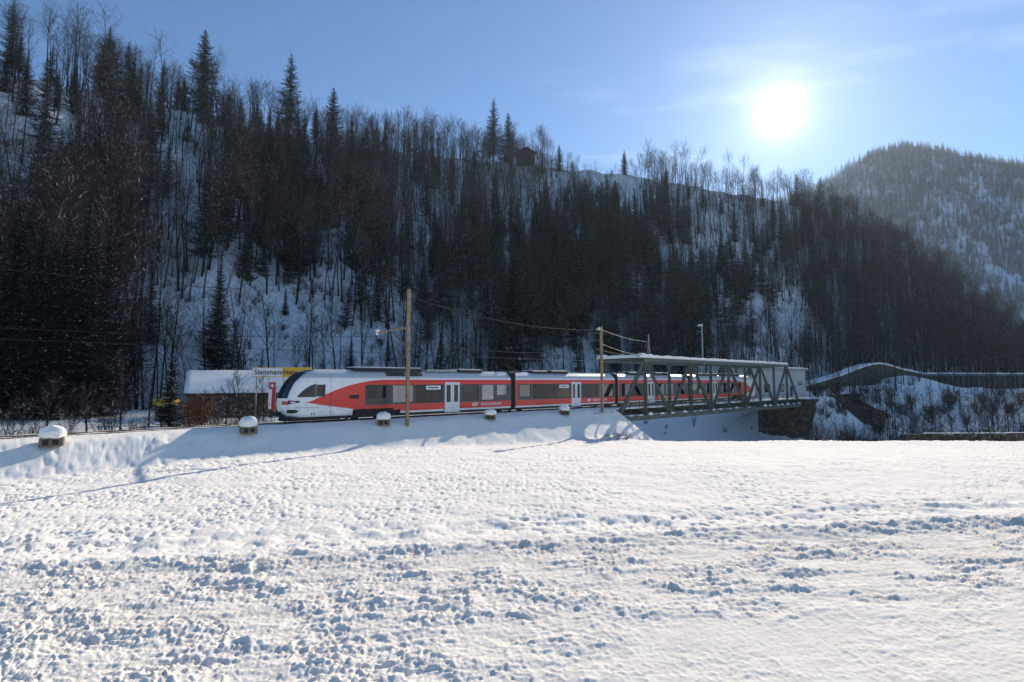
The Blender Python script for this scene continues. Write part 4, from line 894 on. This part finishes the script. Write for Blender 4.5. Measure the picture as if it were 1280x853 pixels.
crate(705, -1.7, .92, 5, "snow-capped wooden crate below the second white double door, toward the bridge")

# ------------------------------------------------------------------ beyond the line, left of the train
# long building under deep snow
bl = thing("long_building", "long low dark-walled building under a thick smooth snow roof", "building", (-38.4, 60.4, -1.4), math.radians(31))
LBG, DBG = 19.0, 9.0
b = MB(); b.box(.5, LBG - .5, .6, DBG - .4, -.6, 3.1); b.poly([(.5, .6, 3.1), (.5, DBG - .4, 3.1), (.5, DBG - .4, 5.7)]); b.build("wall", M["brown_wall"], bl)
b = MB(); b.poly([(0, 0, 3.02), (LBG, 0, 3.02), (LBG, DBG, 5.85), (0, DBG, 5.85)]); b.poly([(0, 0, 2.85), (0, DBG, 5.68), (LBG, DBG, 5.68), (LBG, 0, 2.85)]); b.poly([(0, 0, 2.85), (LBG, 0, 2.85), (LBG, 0, 3.02), (0, 0, 3.02)]); b.poly([(0, 0, 2.85), (0, 0, 3.02), (0, DBG, 5.85), (0, DBG, 5.68)]); b.poly([(LBG, 0, 2.85), (LBG, DBG, 5.68), (LBG, DBG, 5.85), (LBG, 0, 3.02)])
b.poly([(LBG, DBG, 5.85), (LBG, DBG - .02, -.5), (0, DBG - .02, -.5), (0, DBG, 5.85)]); b.build("roof", M["dark_timber"], bl)
V = []; nx, ny = 60, 14
for i in range(nx + 1):
    for j in range(ny + 1):
        fx, fy = i / nx, j / ny; e = max(0, min(1, min(fx, 1 - fx) * 19 / .3, min(fy, 1 - fy) * 9 / .3)) ** .5; wob = .10 * float(perlin(fx * 14, 3.3, 98)); V.append((-.12 + (LBG + .24) * fx, -.14 + wob * (1 - fy) + (DBG + .2) * fy, 3.03 + 2.83 * fy + (.30 + .06 * float(perlin(fx * 7, fy * 4, 97))) * e))
put("roof_snow", mesh_np("roof_snow", V, [(i * (ny + 1) + j, (i + 1) * (ny + 1) + j, (i + 1) * (ny + 1) + j + 1, i * (ny + 1) + j + 1) for i in range(nx) for j in range(ny)], [M["snow"]], smooth=True), bl)
for x in (2, 5.2, 8.6, 12, 15.2): b = MB(); b.box(x, x + 1.5, .54, .61, .6, 2.4); b.build("window", M["screen"], bl)
for x in (1, 4.4, 7.6, 11, 14.2): b = MB(); b.box(x, x + .18, .50, .59, -.5, 3.0); b.build("post", M["dark_timber"], bl)
# advertising board in front of its roof
p0 = at(316, 471, 60); sg = thing("advertising_board", "long white and yellow lettered board on posts before the snowy roof", "sign", (p0.x, 60, p0.z))
b = MB(); b.box(-.08, 6.85, 0, .08, -.06, 1.08); b.build("board_frame", M["yellow"], sg)
b = MB(); b.box(0, 3.46, -.012, -.002, .03, .99); b.build("white_panel", M["sign_white"], sg); b = MB(); b.box(3.463, 6.78, -.013, -.002, .03, .99); b.build("yellow_panel", M["yellow"], sg)
for body, x, sz in (("Steinmann", .18, .86), ("Heizung", 3.62, .80)):
    o = put("lettering", text_mesh(body, sz * .92, M["black_print"], .018, 1.02), sg, (x, -.018, .26)); o.rotation_euler = (math.radians(90), 0, 0)
for x in (.4, 3.6, 6.6): b = MB(); b.beam((x, .15, -5.2), (x, .15, 1.0), .12, .12); b.build("post", M["steel_grey"], sg)
# red and white flags on poles
for px_, lab, top in ((340, "tall red and white banner with a white cross on a thin pole", "red"), (361, "dark narrow banner half hidden by the train's nose", "dark")):
    p = at(px_, 478, 56); fb = thing("banner", lab, "banner", (p.x, 56, -1.5)); H = p.z + 1.5
    b = MB(); b.tube([(.42, .02, -.3), (.42, .02, H + .12)], .035, 6); b.build("pole", M["steel_grey"], fb)
    wv_ = lambda x, z: .05 * math.sin(z * 2.1 + x * 3)
    def strip(nm, x0, x1, z0, z1, m, off=0):
        b = MB(); k = 10
        for i in range(k + 1): z = z0 + (z1 - z0) * i / k; b.v += [(x0, wv_(x0, z) - off, z), (x1, wv_(x1, z) - off, z)]
        [b.face((2 * i, 2 * i + 1, 2 * i + 3, 2 * i + 2)) for i in range(k)]; b.build(nm, M[m], fb)
    if top == "red":
        strip("banner_cloth", -.02, .40, H - .75, H, "banner_red"); strip("banner_stripe", .02, .40, H - 3.1, H - .75, "banner_red"); strip("banner_stripe", -.32, .02, H - 2.9, H - .75, "sign_white"); strip("banner_cloth", -.32, -.02, H - .75, H, "banner_red")
        strip("cross_bar", -.02 - .17, .02 + .22, H - .44, H - .32, "white_print", .012); strip("cross_bar", -.03, .09, H - .60, H - .16, "white_print", .016)
    else: strip("banner_cloth", -.3, .40, H - 1.2, H, "dark"); strip("banner_cloth", -.3, .40, H - 2.6, H - 1.2, "banner_red")
# yellow skip
p = at(192, 508, 54); b = MB(); yc = thing("yellow_skip", "small yellow open skip behind the little spruce", "skip", (p.x, 54, p.z))
b.poly([(0, 0, 0), (1.9, 0, 0), (2.05, 0, .75), (-.15, 0, .75)]); b.poly([(0, 1.1, 0), (-.15, 1.1, .75), (2.05, 1.1, .75), (1.9, 1.1, 0)]); b.poly([(0, 0, 0), (-.15, 0, .75), (-.15, 1.1, .75), (0, 1.1, 0)]); b.poly([(1.9, 0, 0), (1.9, 1.1, 0), (2.05, 1.1, .75), (2.05, 0, .75)]); b.poly([(0, 0, .02), (0, 1.1, .02), (1.9, 1.1, .02), (1.9, 0, .02)]); b.build("body", M["yellow"], yc)
b = MB(); b.beam((-.2, -.02, .76), (2.1, -.02, .76), .08, .08); b.beam((-.2, 1.12, .76), (2.1, 1.12, .76), .08, .08); b.build("rim", M["dark"], yc); lump("snow", .05, 1.9, .55, .9, .6, .25, yc, 12)
b = MB(); b.box(.1, 1.8, .1, 1.0, -1.6, .0); b.build("stand", M["dark"], yc)
# little spruce by the line
g = at(213, 520, 47); plant("spruce_tree", pair(spruce(301, H=7, rad=.26, low=.04, whorl=.33, per=8, snow=.10, seg=5, fan=4, droop=.2), "young_spruce", NEED), "little young spruce beside the line, in front of the yellow skip", "tree", (g.x, g.y, gz_at(g.x, g.y) - .1), .97)
# shrubs and bare trees behind the line
for i, (x, Y, h, k, lab) in enumerate(((152, 46, 6.2, 4, "spreading leafless tree between the dark grove and the little spruce"), (60, 44, 4.6, 2, "twiggy leafless tree in front of the dark spruce grove"), (187, 50, 5.2, 5, "snow-laden crooked leafless tree touching the little spruce"), (300, 50, 5.0, 4, "spreading leafless tree in front of the snow-roofed building"), (110, 42, 4.2, 2, "low leafless tree at the edge of the dark grove"), (330, 58, 4.8, 5, "thin leafless tree just below the lettered board"), (283, 53, 4.6, 2, "leafless tree before the middle of the snow roof"))):
    p = at(x, 510, Y); plant("bare_tree", pair(bare_tree(320 + i, H=h, limbs=20, low=.12, spread=1.9, sub=7, twigs=7, r0=.09, lean=.10, snow=.10, tw=.018), "small_tree", TWIG), lab, "tree", (p.x, p.y, gz_at(p.x, p.y) - .1))
for i, (x, Y, sc) in enumerate(((14, 38, .8), (40, 40, .9), (88, 39, .7), (128, 42, .9), (170, 43, .9), (182, 40, .6), (275, 44, .8), (308, 46, .8), (318, 43, .5), (232, 42, .5))):
    p = at(x, 520, Y); plant("bare_shrub", SHR_P[i % 3], "leafless brown shrub growing behind the embankment left of the train", "shrub", (p.x, p.y, gz_at(p.x, p.y) - .1), sc, i, "shrubs behind the embankment")
for x, Y, sc, lab in ((252, 46, 1.0, "dense red-brown bush right of the little spruce"), (238, 47, .8, "smaller red-brown bush touching the little spruce")):
    p = at(x, 520, Y); plant("red_brown_bush", RSHR_P[0], lab, "shrub", (p.x, p.y, gz_at(p.x, p.y) - .1), sc)
for i, x in enumerate((226, 246, 262, 270, 292, 312, 322, 336, 205, 140, 95, 30)):
    p = at(x, 510, 47 + (i * 7) % 9); plant("bare_shrub", SHR_P[i % 3], "tall leafless thicket screening the foot of the snow-roofed building and grove", "shrub", (p.x, p.y, gz_at(p.x, p.y) - .1), .75 + .07 * (i % 5), i * 1.7, "thicket behind the line")
# shrubs and crooked trees on the open slope
for i, (x, y, h) in enumerate(((315, 430, 5), (350, 438, 4.5), (402, 425, 5), (405, 440, 3.5), (150, 455, 6), (165, 470, 5), (330, 405, 5), (300, 420, 4), (385, 450, 2.5), (215, 455, 2.5), (440, 430, 4), (470, 440, 5))):
    g = hill_at(x, y); plant("bare_tree", BARE_P[4], "small spreading leafless tree on the open snow slope above the building", "tree", (g.x, g.y, g.z - .2), h / 18, i * 1.1, "small trees on the open slope")
# barn on the ridge
g = hill_at(656, 196); bn = thing("barn", "dark gabled barn standing on the ridge among spruces", "barn", (g.x, g.y, g.z - 1.5), .15)
b = MB(); b.box(-6, 6, -4, 4, 0, 9); b.poly([(-6, -4, 9), (6, -4, 9), (0, -4, 12)]); b.poly([(-6, 4, 9), (0, 4, 12), (6, 4, 9)]); b.build("wall", M["dark_timber"], bn)
b = MB(); b.beam((-6.9, 0, 8.8), (0, 0, 12.25), 9.2, .25, up=(-.45, 0, 1)); b.beam((6.9, 0, 8.8), (0, 0, 12.26), 9.2, .25, up=(.45, 0, 1)); b.build("roof", M["dark_timber"], bn)
g = hill_at(617, 190); am = thing("antenna_mast", "thin antenna mast behind the tallest ridge spruce", "antenna", (g.x - .5, g.y + 6, g.z)); b = MB(); b.beam((0, 0, -3), (0, 0, at(617, 118, g.y + 6).z - g.z), .18, .18); b.build("mast", M["steel_grey"], am); b = MB(); hh = at(617, 121, g.y + 6).z - g.z; [b.beam((-.7, 0, hh - k * .9), (.7, 0, hh - k * .9), .1, .1) for k in range(3)]; b.build("aerial", M["steel_grey"], am)

# ------------------------------------------------------------------ right bank
# concrete station building beyond the bridge
p = TR(86, 6.6); cb = thing("concrete_building", "plain grey flat-roofed building beyond the bridge's far end", "building", (p.x, p.y, -.5), TROT)
b = MB(); b.box(0, 31, 0, 8, -.8, 6.0); b.build("wall", M["light_wall"], cb); b = MB(); b.box(-.5, 31.6, -.6, 8.5, 6.0, 6.25); b.build("roof", M["concrete"], cb); lump("roof_snow", -.5, 31.6, 3.95, 9.0, 6.25, .45, cb, 21)
for x0, x1, z0, z1, nm, mm in ((26.5, 28.6, 2.6, 3.9, "window", "screen"), (4, 5.2, .2, 2.5, "door", "banner_red"), (9, 11.5, 1.3, 2.9, "window", "screen"), (16, 18.5, 1.3, 2.9, "window", "screen"), (22, 23.1, .2, 2.4, "door", "dark_timber")):
    b = MB(); b.box(x0, x1, -.05, .02, z0, z1); b.build(nm, M[mm], cb)
# climbing road with its retaining wall
pts = [at(1006, 483, 176), at(1030, 476, 186), at(1050, 470, 193), at(1070, 462, 202), at(1085, 457, 210), at(1098, 455, 217), at(1110, 457, 223), at(1126, 462, 228), at(1150, 467, 231)]
rw = thing("retaining_wall", "dark stone retaining wall of a climbing road with snow along its rim", "wall", (0, 0, 0))
for a, c in zip(pts[:-1], pts[1:]):
    n2 = Vector((-(c - a).y, (c - a).x, 0)).normalized() * .8; q_ = [a, c, c + n2, a + n2]; b = MB(); b.v = [(v.x, v.y, -3) for v in q_] + [(v.x, v.y, v.z) for v in q_]
    for f in ((0, 1, 5, 4), (1, 2, 6, 5), (2, 3, 7, 6), (3, 0, 4, 7), (4, 5, 6, 7)): b.face(f)
    b.build("wall_bay", M["stone"], rw)
    b = MB(); b.beam(a + n2 * .5 + Vector((0, 0, .28)), c + n2 * .5 + Vector((0, 0, .28)), 1.9, .6); b.build("snow_rim", M["snow"], rw)
    n3 = n2 * 4.5; b = MB(); b.poly([a + n2, c + n2, c + n3 + Vector((0, 0, .5)), a + n3 + Vector((0, 0, .5))]); b.build("road_snow", M["snow"], rw)
# long gallery with columns
p = at(1108, 487, 232); gl = thing("road_gallery", "long open-sided concrete road gallery with columns and a snowy roof", "gallery", (p.x, p.y, -1.0), math.radians(10))
LG = 96
b = MB(); b.box(0, LG, -.5, 7, 6.3, 7.3); b.build("roof_slab", M["gallery_concrete"], gl); lump("roof_snow", 0, LG, 3.2, 8.0, 7.28, .6, gl, 31, nx=80); b = MB(); b.box(0, LG, 6.4, 7, -1, 6.3); b.build("back_wall", M["stone"], gl); b = MB(); b.box(0, LG, -.3, .3, -1, .9); b.build("parapet", M["stone"], gl)
for i in range(33): b = MB(); x = .4 + i * 2.95; b.cbox(x, x + .55, -.25, .35, .9, 6.3, .05); b.build("column", M["gallery_concrete"], gl)
# brown bank wall, low river wall
a1 = [at(1034, 494, 108), at(1078, 492, 110), at(1074, 500, 108), at(1116, 521, 99), at(1098, 524, 97), at(1082, 530, 95)]
b = MB(); k = len(a1); b.v = [tuple(v) for v in a1] + [(v.x + .5, v.y + 2.2, v.z - .6) for v in a1]; b.face(range(k)); [b.face((i, (i + 1) % k, k + (i + 1) % k, k + i)) for i in range(k)]
o = b.build("bank_wall", M["earth"]); tag(o, "brown snow-free slanting bank wall among the riverside saplings", "wall")
p = at(1128, 540, 72); lw = thing("river_wall", "low dark stone wall along the river behind the snowy field edge", "wall", (p.x, p.y, -6.5), math.radians(3))
for i in range(13): b = MB(); h = 2.2 + .15 * math.sin(i * 2.3); b.cbox(i * 2.6, i * 2.6 + 2.55, -.4 + .05 * math.sin(i * 5), .4, 0, h, .06); b.build("wall_bay", M["stone"], lw)
lump("snow_rim", 3, 30, 0, .5, 2.28, .12, lw, 77)
# riverside trees and brush
rg = random.Random(99)
SAP = [pair(bare_tree(340 + i, H=9, limbs=22, low=.2, spread=.75, sub=6, twigs=5, r0=.07, lean=.05, snow=.06, tw=.022), "sapling", TWIG) for i in range(4)]
for i in range(95):
    x = rg.uniform(1012, 1300); Y = rg.uniform(80, 122); p = at(x, 520, Y); z = gz_at(p.x, p.y)
    plant("sapling", SAP[i % 4], "slim leafless sapling on the snowy river bank right of the bridge", "tree", (p.x, p.y, z - .2), rg.uniform(.5, 1.15), rg.uniform(0, 6), "saplings on the river bank")
for i in range(88):
    x = rg.uniform(1015, 1300) if i < 76 else rg.uniform(800, 945); Y = rg.uniform(80, 128) if i < 76 else rg.uniform(98, 118); p = at(x, 520, Y); z = gz_at(p.x, p.y)
    plant("bare_shrub", SHR_P[i % 3], "leafless brown shrub on the snowy river bank" if i < 76 else "leafless brown shrub on the snow slope seen under the bridge", "shrub", (p.x, p.y, z - .1), rg.uniform(.4, 1.1) * (1 if i < 76 else .6), rg.uniform(0, 6), "shrubs on the river bank" if i < 76 else "shrubs under the bridge")
for i, (x, y, Y) in enumerate(((1258, 500, 84), (1240, 505, 88), (1274, 495, 90))): p = at(x, y, Y); z = gz_at(p.x, p.y); plant("bare_tree", BARE_P[4 if i else 2], "broad leafless riverside tree right of the saplings", "tree", (p.x, p.y, z - .2), (.42, .5, .55)[i], i, "broad riverside trees")
for i, (s_, n_, dz, sc) in enumerate(((92.5, -3.5, -.8, .55), (94, -5.0, -2.4, .7), (96, -6.0, -3.0, .8), (92, -5.5, -4.0, .6), (98, -4.5, -1.5, .6), (91, -4.0, -5.5, .7))):
    p = TR(s_, n_); plant("bare_shrub", SHR_P[i % 3], "leafless brush clinging to the dark stone abutment", "shrub", (p.x, p.y, max(gz_at(p.x, p.y), -8) - .1), sc, i, "brush on the abutment")
for i, (dx, sc) in enumerate(((0, .42), (.9, .36), (-.8, .3))): p = at(772, 546, 49.5); plant("bare_shrub", SHR_P[1], "low dark bush at the foot of the embankment's end", "shrub", (p.x + dx, p.y + .3 * i, gz_at(p.x + dx, p.y) - .05), sc, i, "bushes at the embankment end")
for i in range(64):
    x = rg.uniform(1010, 1300); Y = rg.uniform(64, 88); p = at(x, 530, Y)
    plant("bare_shrub", SHR_P[i % 3], "tall leafless brown brush along the near river edge behind the field", "shrub", (p.x, p.y, gz_at(p.x, p.y) - .1), rg.uniform(.9, 1.9), i, "brush along the river edge")
for i in range(16):
    x = 1018 + i * 9 + rg.uniform(-4, 4); Y = 168 + i * 2.6; p = at(x, 485, Y)
    plant("bare_shrub", SHR_P[i % 3], "leafless brush at the foot of the climbing road's retaining wall", "shrub", (p.x, p.y, gz_at(p.x, p.y) - .1), rg.uniform(.8, 1.8), i, "brush along the retaining wall")
DSH = [pair(shrub(290 + i, H=3.2, stems=22, sub=11, twigs=7, spread=.65, snow=.05, tw=.03), "dense_shrub", [mat("brown_twig", (.075, .052, .040), .9, var=.3, scale=1.0, spec=.1), M["tree_snow"]]) for i in range(2)]
for i in range(52):
    x = rg.uniform(1018, 1298); Y = rg.uniform(82, 135); p = at(x, 520, Y)
    plant("bare_shrub", DSH[i % 2], "dense brown leafless bush in the riverside thicket right of the bridge", "shrub", (p.x, p.y, gz_at(p.x, p.y) - .1), rg.uniform(.6, 1.3), i, "dense bushes in the riverside thicket")
for i in range(34):
    x = rg.uniform(1014, 1290); Y = rg.uniform(146, 205); p = at(x, 490, Y)
    plant("sapling", SAP[i % 4], "leafless roadside tree before the retaining wall and gallery", "tree", (p.x, p.y, gz_at(p.x, p.y) - .2), rg.uniform(.8, 1.6), i, "roadside trees before the gallery")
for x, yb, yt, Y, lab in ((1012, 490, 440, 150, "thin pole beside the grey flat-roofed building"), (1062, 490, 436, 165, "thin pole in front of the climbing road wall"), (1121, 500, 444, 150, "tall thin pole by the start of the gallery"), (1130, 486, 452, 190, "shorter thin pole next to the gallery's first columns")):
    p = at(x, yb, Y); z = gz_at(p.x, p.y); o = thing("utility_pole", lab, "pole", (p.x, p.y, z)); b = MB(); b.tube([(0, 0, -.3), (0, 0, at(x, yt, Y).z - z)], [.16, .10], 8); b.build("pole", M["dark_timber"], o); b = MB(); h = at(x, yt, Y).z - z; b.beam((-.6, 0, h - .3), (.6, 0, h - .3), .1, .1); b.build("cross_arm", M["dark_timber"], o)

# ------------------------------------------------------------------ air
b = MB(); b.box(-1000, 2400, -800, 2400, -14, 780)
hz = b.build("haze", []); hz["kind"] = "stuff"; hz["label"] = "thin pale winter haze filling the valley"; hz["category"] = "haze"
hm = bpy.data.materials.new("haze"); hm.use_nodes = True; t = hm.node_tree; t.nodes.clear(); oo = N(t, "ShaderNodeOutputMaterial"); pv = N(t, "ShaderNodeVolumePrincipled")
pv.inputs["Density"].default_value = HAZE_DENSITY; pv.inputs["Color"].default_value = (.74, .87, 1, 1); pv.inputs["Anisotropy"].default_value = 0.35; t.links.new(pv.outputs[0], oo.inputs["Volume"]); hz.data.materials.clear(); hz.data.materials.append(hm)
